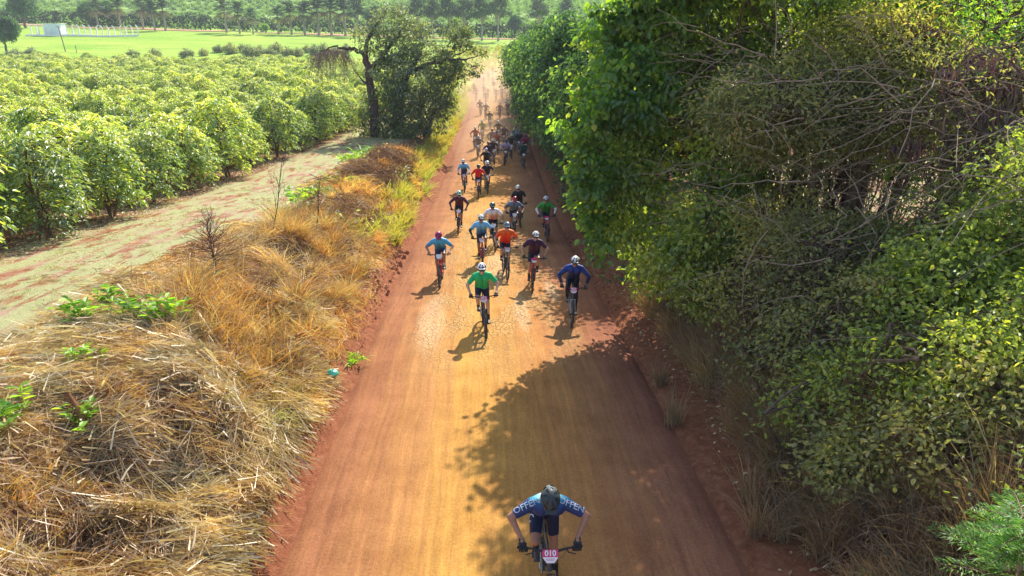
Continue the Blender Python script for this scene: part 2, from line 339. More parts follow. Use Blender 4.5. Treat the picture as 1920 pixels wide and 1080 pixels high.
hill = sheet('hill', np.arange(-900, 901, 15), np.arange(gy[-1], 1100, 8), lambda x, y: ground_h(x, y), M_HILL)
ry = np.concatenate([np.arange(-6, 3, .5), np.arange(3, 24, .12), np.arange(24, 60, .3), np.arange(60, 172, 1.0)]); ru = np.linspace(-3.75, 3.75, 56)
U, Yr = np.meshgrid(ru, ry); wob = 1 + .05 * (N1.fbm(np.sign(U) * 5 + 20, Yr * .35) - .5) * 2; X = U * wob + road_x(Yr)
V = np.stack([X, Yr, road_h(X, Yr)], -1).reshape(-1, 3); nx = len(ru); i = np.arange(len(ry) - 1)[:, None] * nx; j = np.arange(nx - 1)[None]
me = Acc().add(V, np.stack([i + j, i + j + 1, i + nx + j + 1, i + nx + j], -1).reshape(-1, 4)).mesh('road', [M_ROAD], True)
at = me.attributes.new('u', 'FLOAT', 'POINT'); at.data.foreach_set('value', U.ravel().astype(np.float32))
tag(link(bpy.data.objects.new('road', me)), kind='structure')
# farm road running below the palms
M_FARMROAD = mat_plain('farm_road_dirt', (.50, .27, .17), .95, .1, var=.25, sc=.6)
fx = np.arange(-260, 120, 4.0); fv = np.arange(0, 5) * 2.2 - 4.4; FX, FV = np.meshgrid(fx, fv)
def farm_y(x): return 287 + .0012 * (x + 60) ** 2 * .3
FY = farm_y(FX) + FV; nx = len(fx); i = np.arange(4)[:, None] * nx; j = np.arange(nx - 1)[None]
tag(Acc().add(np.stack([FX, FY, ground_h(FX, FY) + .18], -1).reshape(-1, 3), np.stack([i + j, i + j + 1, i + nx + j + 1, i + nx + j], -1).reshape(-1, 4)).obj('farm_road', [M_FARMROAD], smooth=True), kind='structure')
# sky stays the world; air
def mat_vol(name, col, dens, an=.0):
    m, t, out = nt(name); v = nd(t, 'ShaderNodeVolumePrincipled'); v.inputs['Color'].default_value = (*col, 1); v.inputs['Density'].default_value = dens; v.inputs['Anisotropy'].default_value = an
    t.links.new(v.outputs[0], out.inputs[1]); return m
if not globals().get('NO_HAZE'):
    hz = Acc(); box(hz, (0, 480, 96), (2000, 1260, 210)); tag(hz.obj('haze', [mat_vol('haze_air', (.88, .95, 1.0), .00032, .0)]), kind='stuff')
    def dust(c, r, dens, col=(1.0, .70, .46)):
        bmv = Acc(); th = np.linspace(0, math.pi, 13); ph = np.linspace(0, 2 * math.pi, 25)[:-1]; TH, PH = np.meshgrid(th, ph, indexing='ij')
        V = np.stack([np.sin(TH) * np.cos(PH) * r[0], np.sin(TH) * np.sin(PH) * r[1], np.cos(TH) * r[2]], -1).reshape(-1, 3) + np.array(c)
        i = np.arange(12)[:, None] * 24; j = np.arange(24)[None]; Q = np.stack([i + j, i + 24 + j, i + 24 + (j + 1) % 24, i + (j + 1) % 24], -1).reshape(-1, 4)
        tag(bmv.add(V, Q).obj('dust', [mat_vol('dust_air', col, dens, .4)], smooth=True), kind='stuff')
    for (px, D, r, dn) in ((925, 60, (3.4, 13, 1.6), .02), (925, 84, (4.5, 17, 2.3), .022), (932, 105, (5.5, 20, 3.0), .024), (935, 132, (6, 22, 3.0), .011), (925, 160, (9, 26, 3.2), .006)):
        dust((float(road_x(D)), D, float(np.interp(D, TY, T_Z)) + r[2] * .42), r, dn)
# ------------------------------------------------------------------ foliage materials
G = lambda *s: list(s)
M_COFFEE = mat_leaf('coffee_leaf', G((0, (.07, .14, .02)), (.3, (.17, .28, .045)), (.55, (.33, .43, .07)), (.8, (.54, .56, .12)), (1, (.70, .66, .40))), .5, .10, 1.6, .45)
M_VINEBRIGHT = mat_leaf('bright_vine_leaf', G((0, (.05, .12, .015)), (.5, (.12, .25, .025)), (.85, (.28, .42, .04)), (1, (.45, .45, .06))), .66, .05, 1.75)
M_VINEMID = mat_leaf('creeper_leaf', G((0, (.05, .08, .025)), (.45, (.14, .21, .045)), (.75, (.28, .38, .055)), (.93, (.40, .42, .07)), (1, (.40, .24, .10))), .55, .04, 1.6)
M_DARKVINE = mat_leaf('dark_vine_leaf', G((0, (.02, .05, .028)), (.4, (.05, .12, .05)), (.7, (.13, .25, .07)), (1, (.34, .46, .12))), .45, .035, 1.5, .6)
M_THICKET = mat_leaf('thicket_leaf', G((0, (.12, .12, .05)), (.4, (.25, .27, .09)), (.75, (.42, .40, .13)), (1, (.50, .36, .18))), .5, .04, 1.5)
M_UNDER = mat_leaf('undergrowth_leaf', G((0, (.07, .11, .03)), (.4, (.20, .28, .05)), (.75, (.40, .48, .07)), (1, (.60, .54, .14))), .55, .05, 1.6)
M_GREYTREE = mat_leaf('pale_tree_leaf', G((0, (.09, .12, .055)), (.4, (.22, .27, .12)), (.75, (.40, .43, .20)), (1, (.68, .66, .46))), .5, .08, 1.3)
M_FEATHER = mat_leaf('feathery_leaf', G((0, (.06, .16, .03)), (.6, (.14, .32, .05)), (1, (.26, .44, .06))), .5, .05, 1.5)
M_PALM = mat_leaf('palm_frond', G((0, (.03, .07, .035)), (.7, (.07, .13, .06)), (1, (.25, .22, .12))), .3, .06, 1.2)
M_BROAD = mat_leaf('broad_tree_leaf', G((0, (.03, .09, .03)), (.6, (.07, .18, .04)), (1, (.16, .32, .05))), .4, .05, 1.4)
M_HEDGE = mat_leaf('far_hedge_leaf', G((0, (.03, .05, .035)), (1, (.07, .11, .05))), .2, .02, 1.0)
M_GREENPLANT = mat_leaf('fresh_weed_leaf', G((0, (.12, .27, .02)), (.6, (.24, .44, .03)), (1, (.42, .54, .05))), .6, .04, 1.6)
M_STRAW = mat_leaf('straw', G((0, (.22, .10, .05)), (.3, (.46, .28, .13)), (.6, (.68, .50, .28)), (1, (.86, .74, .50))), .3, .05, 1.1)
M_DRYGRASS = mat_leaf('dry_grass', G((0, (.16, .06, .025)), (.25, (.42, .16, .05)), (.5, (.56, .30, .10)), (.75, (.66, .46, .20)), (.92, (.70, .58, .30)), (1, (.40, .42, .10))), .45, .04, 1.4)
M_YELGRASS = mat_leaf('yellowing_grass', G((0, (.26, .14, .05)), (.3, (.36, .28, .08)), (.6, (.28, .32, .07)), (1, (.34, .40, .10))), .5, .04, 1.5)
M_SHADEGRASS = mat_leaf('shaded_grass', G((0, (.16, .09, .06)), (.5, (.34, .21, .13)), (.8, (.50, .37, .22)), (1, (.19, .26, .09))), .4, .04, 1.2)
M_BARK = mat_bark('bark', (.09, .055, .04), (.20, .14, .10)); M_BARKPALE = mat_bark('pale_bark', (.26, .22, .18), (.42, .37, .31))
M_BARKDARK = mat_bark('dark_bark', (.06, .035, .035), (.15, .09, .085)); M_TWIG = mat_bark('twig', (.20, .14, .10), (.38, .28, .20))
M_POD = mat_leaf('seed_pod', G((0, (.07, .025, .05)), (.6, (.14, .05, .07)), (1, (.22, .10, .09))), .3, .05, 1.2)
TREE_STUFF = []
def clump_leaves(acc, rs, centers, per, rad, L, W, mat=0, simple=False, down=.35, rnd_bias=None, flat=.6):
    n = len(centers) * per; C = np.repeat(centers, per, 0); off = rs.randn(n, 3) * np.array([rad, rad, rad * flat]) * .6
    P = C + off; A = nrm(off + rvec(rs, n) * rad * .8 + np.array([0, 0, -down * rad])); Nn = nrm(rvec(rs, n) * .8 + np.array([0, 0, 1.0]))
    s = .7 + .6 * rs.rand(n); base = np.repeat(rs.rand(len(centers)), per) * .5 if rnd_bias is None else np.repeat(rnd_bias, per)
    r = np.clip(base + rs.rand(n) * .5, 0, 1); return leaves(acc, P, A, Nn, L * s, W * s, r, mat, simple)
def lobe_pts(rs, lobes, n, lo=.55, hi=1.02):
    """clump centres in the outer part of ellipsoid lobes (cx,cy,cz,rx,ry,rz)"""
    lobes = np.array(lobes, float); w = (lobes[:, 3] * lobes[:, 4] * lobes[:, 5]) ** (2 / 3); k = rs.choice(len(lobes), n, p=w / w.sum())
    d = rvec(rs, n); rr = lo + (hi - lo) * rs.rand(n, 1) ** .7; wob = 1 + .22 * np.sin(d[:, :1] * 5 + k[:, None]) * np.cos(d[:, 1:2] * 4 + 2 * k[:, None])
    return lobes[k, :3] + d * lobes[k, 3:] * rr * wob
def limbs(rs, acc, p0, targets, r0, k=6, sag=.12, sides=5, r1=.012, mat=0):
    n = len(targets); p0 = np.broadcast_to(np.asarray(p0, float), (n, 3)); t = np.linspace(0, 1, k)[None, :, None]; d = targets - p0; ln = np.linalg.norm(d, axis=1)[:, None, None]
    mid = rvec(rs, n)[:, None] * ln * .16 + np.array([0, 0, 1.]) * ln * sag
    P = p0[:, None] + d[:, None] * t + mid * (np.sin(t * math.pi)) + rs.randn(n, k, 3) * ln * .018 * np.sin(t * math.pi)
    rr = np.broadcast_to(np.asarray(r0, float), (n,))[:, None] * (1 - t[..., 0]) ** .8 + r1; return tubes(P, rr, sides, acc, rs.rand(n), mat)
def tree_meshes(name, seed, h_fork, lobes, n_cl, per, rad, L, W, leafmat, barkmat=None, tr=.16, n_limb=10, simple=False, down=.35, lo=.5, lean=(0, 0), trunks=1, ntw=60, twig_r=.012):
    rs = np.random.RandomState(seed); ta = Acc(); cen = lobe_pts(rs, lobes, n_cl, lo)
    for q in range(trunks):
        off = rs.randn(2) * .25 * (trunks > 1); fork = np.array([lean[0] + off[0] * 2, lean[1] + off[1] * 2, h_fork]); t = np.linspace(0, 1, 7)[:, None]
        P = np.array([off[0], off[1], -.3]) * (1 - t) + fork * t + rs.randn(7, 3) * tr * .35 * np.sin(t * 3.1); rr = tr * (1.25 - .55 * t[:, 0]) ; rr[0] *= 1.35
        tubes(P, rr, 9, ta, .5)
        tg = lobe_pts(rs, lobes, max(3, n_limb // trunks), .2, .8); limbs(rs, ta, fork, tg, tr * .5 * (.5 + .5 * rs.rand(len(tg))), 7, .1, 6)
        P2 = tg[rs.randint(len(tg), size=ntw // trunks)]; c2 = cen[rs.randint(len(cen), size=len(P2))]; dd = np.linalg.norm(c2 - P2, axis=1); okk = dd < np.percentile(dd, 60)
        limbs(rs, ta, P2[okk], c2[okk], twig_r * 1.4, 5, .06, 4, twig_r * .5)
    ca = Acc(); clump_leaves(ca, rs, cen, per, rad, L, W, 0, simple, down)
    return ta.mesh(name + '_trunk', [barkmat or M_BARK], True), ca.mesh(name + '_crown', [leafmat])
def place_tree(name, ms, loc, rz=0, sc=1, label=None, cat='tree', group=None):
    o = empty(name, loc, rz, label, cat, group); o.scale = (sc,) * 3 if not hasattr(sc, '__len__') else sc
    t = inst('trunk', ms[0], o); c = inst('crown', ms[1], o); return o
# ------------------------------------------------------------------ coffee plantation
coffee = []
for v in range(5):
    rs = np.random.RandomState(50 + v); ta, ca = Acc(), Acc()
    for q in range(3): tubes(np.array([[rs.randn() * .05, rs.randn() * .05, -.2], [rs.randn() * .1, rs.randn() * .1, .6], [rs.randn() * .25, rs.randn() * .25, 1.5], [rs.randn() * .3, rs.randn() * .3, 2.4]]), [.05, .04, .03, .012], 6, ta)
    n = 150; a = rs.rand(n) * 6.283; hh = .42 + 2.3 * rs.rand(n) ** .85; rad = 1.32 * np.sin(np.clip((hh - .05) / 2.9, 0, 1) * math.pi) ** .55 * (.8 + .35 * rs.rand(n)) * (1 + .12 * np.sin(3 * a + v))
    tip = np.stack([np.cos(a) * rad, np.sin(a) * rad, hh - .12], 1); st = np.stack([np.cos(a) * .05, np.sin(a) * .05, hh], 1)
    limbs(rs, ta, st[::2], tip[::2], .012, 4, .1, 3, .004)
    k = 20; t = (.35 + .7 * rs.rand(n, k, 1)); P = st[:, None] * (1 - t) + tip[:, None] * t; P[..., 2] += .18 * np.sin(t[..., 0] * 3.14) - .12 * t[..., 0] ** 3; P += rs.randn(n, k, 3) * .05
    dirr = nrm(tip - st); side = np.cross(dirr, [0, 0, 1.]); sg = np.where(rs.rand(n, k, 1) < .5, -1, 1)
    A = nrm(dirr[:, None] * .6 + side[:, None] * sg * .8 + np.array([0, 0, -.35]) + rs.randn(n, k, 3) * .25).reshape(-1, 3); Nn = nrm(rvec(rs, n * k) * .45 + np.array([0, 0, 1.]))
    s = .75 + .5 * rs.rand(n * k); rr = np.clip(np.repeat(rs.rand(n), k) * .45 + rs.rand(n * k) * .5 + (P[..., 2].ravel() > 2.2) * .12, 0, 1)
    leaves(ca, P.reshape(-1, 3), A, Nn, .17 * s, .075 * s, rr)
    coffee.append((ta.mesh('coffee_trunk', [M_BARK], True), ca.mesh('coffee_crown', [M_COFFEE])))
rs = np.random.RandomState(7); plants = []; DY = 4.1; row_n = 0
y = 12.4
while y < 158:
    xe = float(np.interp(y, [0, 17, 45, 60, 100, 150], [-13.9, -14.4, -15.2, -14.6, -14.4, -15])); k = 0; x = xe + rs.uniform(-.3, .3)
    xmax = max(26 if y < 40 else 0, y * .78 + 18)
    while x > -xmax:
        plants.append((x, y + .16 * (xe - x) + rs.uniform(-.2, .2), row_n, k, rs.uniform(.80, 1.32), rs.uniform(0, 6.28), rs.randint(5))); x -= rs.uniform(1.3, 1.9); k += 1
    y += DY * rs.uniform(.92, 1.08); row_n += 1
def vis(p):
    zc = p[1] * CS + 5 * SN; return zc > 3 and abs(p[0]) / zc < (960 / F_PX) + 2.5 / max(zc, 1)
plants = [p for p in plants if vis(p)]
plants.sort(key=lambda p: math.hypot(p[0], p[1]) + (0 if p[3] == 0 else 6))
ORD = ['first', 'second', 'third', 'fourth', 'fifth', 'sixth', 'seventh', 'eighth', 'ninth', 'tenth', 'eleventh', 'twelfth', 'thirteenth', 'fourteenth', 'fifteenth', 'sixteenth', 'seventeenth', 'eighteenth', 'nineteenth', 'twentieth']
ends = {}
for p in plants:
    if p[3] == 0: ends[p[2]] = 1
endrank = {r: i for i, r in enumerate(sorted(ends))}
front = plants[:296]; rest = plants[296:]
for p in front:
    z = float(ground_h(p[0], p[1]))
    if p[2] in endrank and p[3] < 20 and endrank[p[2]] < 20: lab = ('coffee bush at the track end of the %s row from the camera' % ORD[endrank[p[2]]]) if p[3] == 0 else '%s coffee bush in from the track, %s row from the camera' % (ORD[p[3]], ORD[endrank[p[2]]])
    else: lab = 'leafy coffee bush inside the plantation or at its far row ends'
    place_tree('coffee_bush', coffee[p[6]], (p[0], p[1], z), p[5], (p[4], p[4], p[4] * (1.0 + .12 * math.sin(p[5] * 3))), lab, 'coffee bush', 'coffee bushes in rows beside the track')
# the remaining hundreds of bushes: one object, instanced from a light crown
def gn_scatter(name, pts, rots, scs, src, mats, kind='stuff'):
    me = bpy.data.meshes.new(name); me.vertices.add(len(pts)); me.vertices.foreach_set('co', np.asarray(pts, np.float32).ravel())
    a = me.attributes.new('rz', 'FLOAT', 'POINT'); a.data.foreach_set('value', np.asarray(rots, np.float32)); a = me.attributes.new('sc', 'FLOAT', 'POINT'); a.data.foreach_set('value', np.asarray(scs, np.float32))
    o = link(bpy.data.objects.new(name, me)); g = bpy.data.node_groups.new(name, 'GeometryNodeTree')
    g.interface.new_socket('Geometry', in_out='INPUT', socket_type='NodeSocketGeometry'); g.interface.new_socket('Geometry', in_out='OUTPUT', socket_type='NodeSocketGeometry')
    gi = g.nodes.new('NodeGroupInput'); go = g.nodes.new('NodeGroupOutput'); ip = g.nodes.new('GeometryNodeInstanceOnPoints'); oi = g.nodes.new('GeometryNodeObjectInfo'); oi.inputs[0].default_value = src
    oi.transform_space = 'ORIGINAL'
    na = g.nodes.new('GeometryNodeInputNamedAttribute'); na.data_type = 'FLOAT'; na.inputs[0].default_value = 'rz'; ns = g.nodes.new('GeometryNodeInputNamedAttribute'); ns.data_type = 'FLOAT'; ns.inputs[0].default_value = 'sc'
    cx = g.nodes.new('ShaderNodeCombineXYZ'); er = g.nodes.new('FunctionNodeEulerToRotation')
    L_ = g.links.new; L_(gi.outputs[0], ip.inputs['Points']); L_(oi.outputs['Geometry'], ip.inputs['Instance']); L_(na.outputs[0], cx.inputs[2]); L_(cx.outputs[0], er.inputs[0]); L_(er.outputs[0], ip.inputs['Rotation']); L_(ns.outputs[0], ip.inputs['Scale']); L_(ip.outputs[0], go.inputs[0])
    md = o.modifiers.new('scatter', 'NODES'); md.node_group = g; tag(o, kind=kind); return o
src_crown = [o for o in COL.objects if o.name.startswith('crown')]
rp = np.array([[p[0], p[1], 0] for p in rest]); rp[:, 2] = ground_h(rp[:, 0], rp[:, 1])
gn_scatter('coffee_field', rp, [p[5] for p in rest], [p[4] for p in rest], src_crown[3], None)
# ------------------------------------------------------------------ right-hand thicket
def gz(x, y): return float(ground_h(x, y))
def wtree(name, base, seed, lobes, label, leafmat, n_cl=300, per=22, rad=.4, L=.13, W=.07, cat='tree', group=None, pods=0, fringe=None, **kw):
    """tree with lobes in world coordinates"""
    bx, by = base; bz = gz(bx, by); lb = [(a - bx, b - by, c - bz, *r) for a, b, c, *r in lobes]
    fork = kw.pop('h_fork', 1.8); ms = tree_meshes(name, seed, fork, lb, n_cl, per, rad, L, W, leafmat, **kw); o = place_tree(name, ms, (bx, by, bz), 0, 1, label, cat, group)
    if fringe:
        rs = np.random.RandomState(seed + 9); fa_ = Acc(); cen = lobe_pts(rs, [(a - bx, b - by, c - bz, *r) for a, b, c, *r in fringe], 260, .3); clump_leaves(fa_, rs, cen, 24, .22, .16, .13, 0, False, .9); fa_.obj('hanging_creeper', [M_VINEBRIGHT], o)
    if pods:
        rs = np.random.RandomState(seed + 5); pa = Acc(); cc = lobe_pts(rs, lb, pods, .6, 1.0); n = pods * 34
        P = np.repeat(cc, 34, 0) + rs.randn(n, 3) * np.array([.16, .16, .09]); leaves(pa, P, np.array([0, 0, -1.]) + rs.randn(n, 3) * .18, rvec(rs, n), .17 + .06 * rs.rand(n), .026, rs.rand(n))
        po = pa.obj('seed_pods', [M_POD], o); po['kind'] = 'stuff'
    return o
TG = 'trees and shrubs of the thicket on the bank'
wtree('vine_tree', (5.3, 19.5), 11, [(3.6, 18.7, 5.8, 1.7, 1.8, 1.7), (2.75, 18.0, 4.3, 1.2, 1.2, 1.25), (3.1, 17.4, 2.9, .9, 1.0, 1.3), (4.9, 18.6, 7.4, 1.8, 1.8, 1.3), (5.2, 17.0, 4.4, 1.2, 1.1, 1.3)],
      'tree draped in bright yellow green creeper leaves overhanging the shaded road edge', M_VINEMID, 800, 32, .28, .125, .095, h_fork=2.4, tr=.2, down=.9, ntw=80, fringe=[(1.6, 17.6, 4.8, .5, .6, .55), (2.4, 18.0, 7.3, .8, .7, .5), (2.0, 16.8, 3.9, .5, .4, .8), (3.3, 17.3, 7.4, .9, .6, .6), (4.1, 16.9, 8.0, .8, .5, .5), (2.8, 17.0, 6.3, .8, .5, .6), (2.2, 17.0, 5.2, .6, .5, .6), (1.7, 17.5, 3.9, .45, .5, .6), (2.0, 17.3, 3.0, .45, .5, .7), (2.0, 18, 5.6, .5, .6, .5), (2.5, 18.2, 6.6, .6, .6, .5), (3.0, 18.0, 7.4, .7, .7, .5), (2.2, 16.9, 2.2, .4, .4, .5), (3.2, 16.8, 5.6, .9, .5, .9)])
wtree('creeper_shrub', (4.9, 16.2), 12, [(4.1, 15.9, 1.9, .9, 1.2, .8), (4.5, 15.6, 2.9, .9, 1.0, .8), (4.0, 17.6, 1.4, .9, 1.4, .9)], 'low dark shrub under the bright creeper tree beside the red ledge', M_UNDER, 200, 26, .28, .14, .09, cat='shrub', h_fork=.6, tr=.05, down=.5)
wtree('thicket_tree', (7.2, 19.0), 13, [(6.6, 18.4, 7.2, 2.2, 1.6, 1.6), (6.6, 17.4, 5.6, 1.8, 1.2, 1.1), (8.4, 18, 7.5, 1.6, 1.6, 1.6), (4.6, 17.2, 9.0, 1.8, 1.5, 1.2), (3.7, 16.3, 8.5, 1.1, 1.0, .8), (6.3, 16.6, 9.3, 1.7, 1.4, 1.1), (5.6, 14.6, 8.3, 1.5, 1.0, .8), (3.1, 20.9, 9.1, .95, .9, .7), (3.8, 18.2, 9.3, 1.1, 1.1, .7)], 'tall grey green tree with broad leaf sprays behind the creeper tree', M_VINEMID, 900, 28, .36, .13, .085, h_fork=3, tr=.14, trunks=2)
wtree('thicket_tree', (6.9, 15.6), 14, [(6.3, 15.0, 5.9, 1.7, 1.2, .8), (5.6, 14.6, 5.0, 1.3, .9, .6), (7.4, 15, 5.3, 1.4, 1, .8), (4.7, 13.8, 5.6, 1.2, .9, .6)], 'fine leaved thicket tree with bare reaching grey branches over dark trunks', M_THICKET, 560, 30, .34, .10, .045, h_fork=2.6, tr=.10, trunks=4, ntw=240, twig_r=.011, down=.3)
wtree('thicket_tree', (8.3, 16.4), 15, [(7.9, 15.6, 6.6, 1.6, 1.2, 1.0), (8.2, 15.0, 5.2, 1.4, 1, .8)], 'fine leaved thicket tree in the middle, its stems showing against pale ground', M_THICKET, 460, 30, .34, .10, .045, h_fork=2.6, tr=.09, trunks=4, ntw=220, twig_r=.011)
wtree('pod_tree', (8.8, 13.6), 16, [(8.2, 13.0, 6.2, 1.3, 1.0, .9), (8.0, 12.6, 4.9, 1.2, .9, .7), (9.4, 13.2, 5.4, 1.2, 1, 1)], 'leaning tree hung with dark purple seed pods against bright backlit leaves', M_THICKET, 90, 26, .32, .09, .04, h_fork=2.2, tr=.11, trunks=3, ntw=240, pods=30)
wtree('pod_tree', (10.4, 15.6), 17, [(9.8, 15, 7.0, 1.5, 1.2, 1.1), (10.4, 14.8, 5.6, 1.4, 1, .8)], 'thin forked tree with purple pods, its trunk dark against yellow foliage', M_VINEBRIGHT, 120, 24, .34, .10, .06, h_fork=3.0, tr=.12, trunks=3, ntw=200, pods=20)
wtree('backlit_tree', (12.5, 20), 18, [(12, 19.5, 7.6, 2.6, 1.8, 1.8), (11.5, 18.6, 5.4, 2.4, 1.4, 1.4), (14, 20, 6, 2, 1.5, 1.8), (10.2, 17.6, 4.2, 1.6, 1.0, 1.0), (9.4, 17.4, 7.2, 1.3, 1, 1)], 'sunlit yellow green tree glowing behind the pod trees', M_VINEBRIGHT, 640, 26, .42, .13, .09, h_fork=2.5, tr=.15, trunks=2)
wtree('backlit_tree', (10.2, 24.5), 19, [(9.6, 24, 8.5, 2.3, 1.6, 1.6), (8.0, 24, 8.8, 2.0, 1.6, 1.4), (11.6, 24, 8.3, 2.0, 1.6, 1.6)], 'tall green tree at the back of the thicket above the fine leaved trees', M_BROAD, 420, 26, .45, .16, .09, h_fork=5, tr=.16, trunks=2)
wtree('thicket_shrub', (7.6, 11.2), 20, [(7.2, 10.9, 3.3, 1.1, .9, .8), (6.6, 10.6, 2.6, .9, .8, .7), (8.2, 11, 3.9, 1.1, .9, .8)], 'broad leaved shrub on the bank with long pale arching stems', M_UNDER, 420, 26, .30, .09, .062, cat='shrub', h_fork=.7, tr=.05, trunks=4, ntw=150, twig_r=.008)
wtree('thicket_shrub', (7.4, 9.0), 21, [(6.9, 8.6, 2.9, 1.0, .8, .7), (6.2, 8.5, 2.2, .8, .8, .6), (7.6, 8.7, 3.4, .9, .8, .7)], 'broad leaved shrub with arching stems lower down the bank', M_UNDER, 400, 26, .28, .08, .055, cat='shrub', h_fork=.6, tr=.04, trunks=4, ntw=150, twig_r=.008)
wtree('thicket_shrub', (6.3, 13.0), 22, [(6.0, 12.7, 3.2, 1.2, .9, .6), (5.5, 12.4, 2.5, .9, .8, .6)], 'sparse brownish shrub of thin twigs above the dry grass bank', M_THICKET, 170, 22, .32, .08, .045, cat='shrub', h_fork=.6, tr=.04, trunks=5, ntw=240, twig_r=.009)
SCR = [((4.9, 13.9), [(4.9, 13.6, 1.9, .9, .8, .7), (5.4, 13.7, 2.9, .8, .7, .6)], M_THICKET, 'brownish scrub on the bank just below the creeper tree'), ((5.7, 14.6), [(5.7, 14.2, 3.2, 1.1, .7, .8), (6.2, 14.0, 2.6, .9, .7, .6)], M_THICKET, 'twiggy scrub in front of the bare trunks on their left'), ((7.2, 14.4), [(7.1, 14.0, 3.0, 1.2, .6, .55)], M_THICKET, 'low twiggy scrub along the feet of the bare trunks'), ((8.6, 13.2), [(8.4, 12.8, 3.6, 1.1, .7, .8), (7.9, 12.4, 3.0, .8, .6, .5)], M_UNDER, 'leafy scrub right of the bare trunks'), ((5.4, 11.4), [(5.5, 11.2, 1.9, 1.0, .8, .7), (6.1, 11.1, 2.6, .8, .8, .6)], M_THICKET, 'straggly scrub halfway up the shaded bank'), ((6.2, 9.8), [(6.1, 9.6, 2.3, .9, .8, .6), (5.5, 9.6, 1.7, .7, .7, .5)], M_UNDER, 'green scrub low on the shaded bank beside dry grass'), ((4.6, 15.6), [(4.4, 15.2, 1.4, .7, .9, .6)], M_UNDER, 'small green scrub at the inner edge of the red ledge'), ((5.6, 8.1), [(5.6, 8.0, 1.9, .8, .7, .55), (6.4, 8.0, 2.6, .8, .7, .6)], M_THICKET, 'brown green scrub behind the nearest dry grass'), ((5.0, 12.3), [(4.9, 12.1, 1.3, .7, .7, .6), (5.5, 12.1, 2.0, .7, .6, .6)], M_THICKET, 'brown twiggy scrub reaching down to the red ledge'), ((4.9, 10.4), [(4.9, 10.3, 1.1, .6, .6, .5), (5.4, 10.3, 1.7, .6, .6, .5)], M_UNDER, 'low green scrub just above the ledge halfway along the tree shade'), ((5.1, 8.9), [(5.0, 8.8, 1.1, .6, .6, .45)], M_THICKET, 'low brown scrub beside the tallest dry grass clump'), ((8.4, 18.6), [(7.6, 18.4, 3.3, 1.2, .6, .6), (9.2, 18.4, 3.7, 1.0, .6, .6)], M_THICKET, 'loose scrub seen between the bare stems')]
for q, (b0_, lb_, m_, lab_) in enumerate(SCR): wtree('bank_scrub', b0_, 200 + q, lb_, lab_, m_, 150, 22, .3, .085, .05, cat='shrub', h_fork=.5, tr=.03, trunks=5, ntw=200, twig_r=.008)
wtree('pod_tree', (8.4, 10.4), 23, [(8.3, 10.4, 5.2, 1.1, .9, .6), (9.0, 10.8, 4.6, 1.0, .9, .7)], 'low pod tree nearest the camera at the frame side', M_UNDER, 150, 22, .32, .10, .05, h_fork=1.5, tr=.07, trunks=3, ntw=140, pods=9)
# feathery sprig nearest the camera
fr = np.random.RandomState(31); fo = empty('feathery_sapling', (5.25, 5.85, gz(5.25, 5.85)), 0, 'bright green feathery sapling close to the camera beside dry grass', 'sapling'); tb, fa = Acc(), Acc()
base = np.array([0, 0, 0.]); top = np.array([-.2, -.1, 1.35]); tubes(np.array([base, base * .5 + top * .5 + [.06, 0, 0], top]), [.03, .022, .01], 6, tb)
for q in range(34):
    t = .25 + .75 * fr.rand(); s0 = base * (1 - t) + top * t; a = fr.rand() * 6.28; ln = .75 * (1.2 - .6 * t) * (.7 + .5 * fr.rand()); dv = nrm(np.array([math.cos(a), math.sin(a), .25 + .3 * fr.rand()])); k = 14
    tt = np.linspace(.08, 1, k)[:, None]; ax = s0 + dv * ln * tt + np.array([0, 0, -.22]) * ln * tt ** 2; tubes(ax, np.linspace(.008, .003, k), 4, tb); side = nrm(np.cross(dv, [0, 0, 1.]))
    for sg in (-1, 1):
        for m2 in range(3):
            n = k; A = nrm(dv * .6 + side * sg * (.9 - .0 * m2) + fr.randn(n, 3) * .22 + np.array([0, 0, .12 - .1 * m2])); leaves(fa, ax + side * sg * m2 * .03, A, nrm(np.array([0, 0, 1.]) + fr.randn(n, 3) * .2), ln * .17 * (1.25 - tt[:, 0]) + .04, .016, fr.rand(n), simple=True)
tb.obj('trunk', [M_TWIG], fo, True); fa.obj('crown', [M_FEATHER], fo)
# ------------------------------------------------------------------ creeper-covered trees further along the right side
vt = []
for v in range(4):
    vr = np.random.RandomState(700 + v); vt.append(tree_meshes('creeper_mass', 70 + v, 2.2, [(0, 0, 4.0, 2.4, 2.6, 2.4)] + [(vr.uniform(-2.6, 1.6), vr.uniform(-2.4, 2.4), vr.uniform(1.4, 7.4), vr.uniform(.8, 1.5), vr.uniform(.8, 1.5), vr.uniform(.7, 1.4)) for _ in range(15)], 900, 26, .60, .24, .16, M_DARKVINE, tr=.22, simple=True, down=.7, lo=.62, ntw=20))
vtl = ['vine smothered tree mound nearest, just behind the overhanging bright tree', 'vine smothered tree mound second along the shaded roadside', 'vine smothered tree mound with pale green top beside the road bend', 'vine smothered tree mound beside the far pack of riders', 'low vine smothered mound at the far end of the lane', 'farthest vine smothered tree at the end of the lane']
rs = np.random.RandomState(9)
spots = [(27.5, 6.6, .92), (34, 6.2, 1.0), (42, 5.9, 1.06), (50, 5.6, 1.06), (58, 5.3, 1.1), (66, 5.2, 1.08), (75, 5.0, 1.1), (85, 5.0, 1.1), (95, 4.9, 1.0), (106, 4.9, .9)]
tl2 = ['just behind the overhanging bright tree', 'behind the riders in the tree shade', 'opposite the twisted old tree', 'where dust starts to hang', 'beside the dusty middle pack', 'with a pale sunlit top', 'next to the far pack', 'beside the last visible riders', 'near the end of the lane', 'last before the open grass']
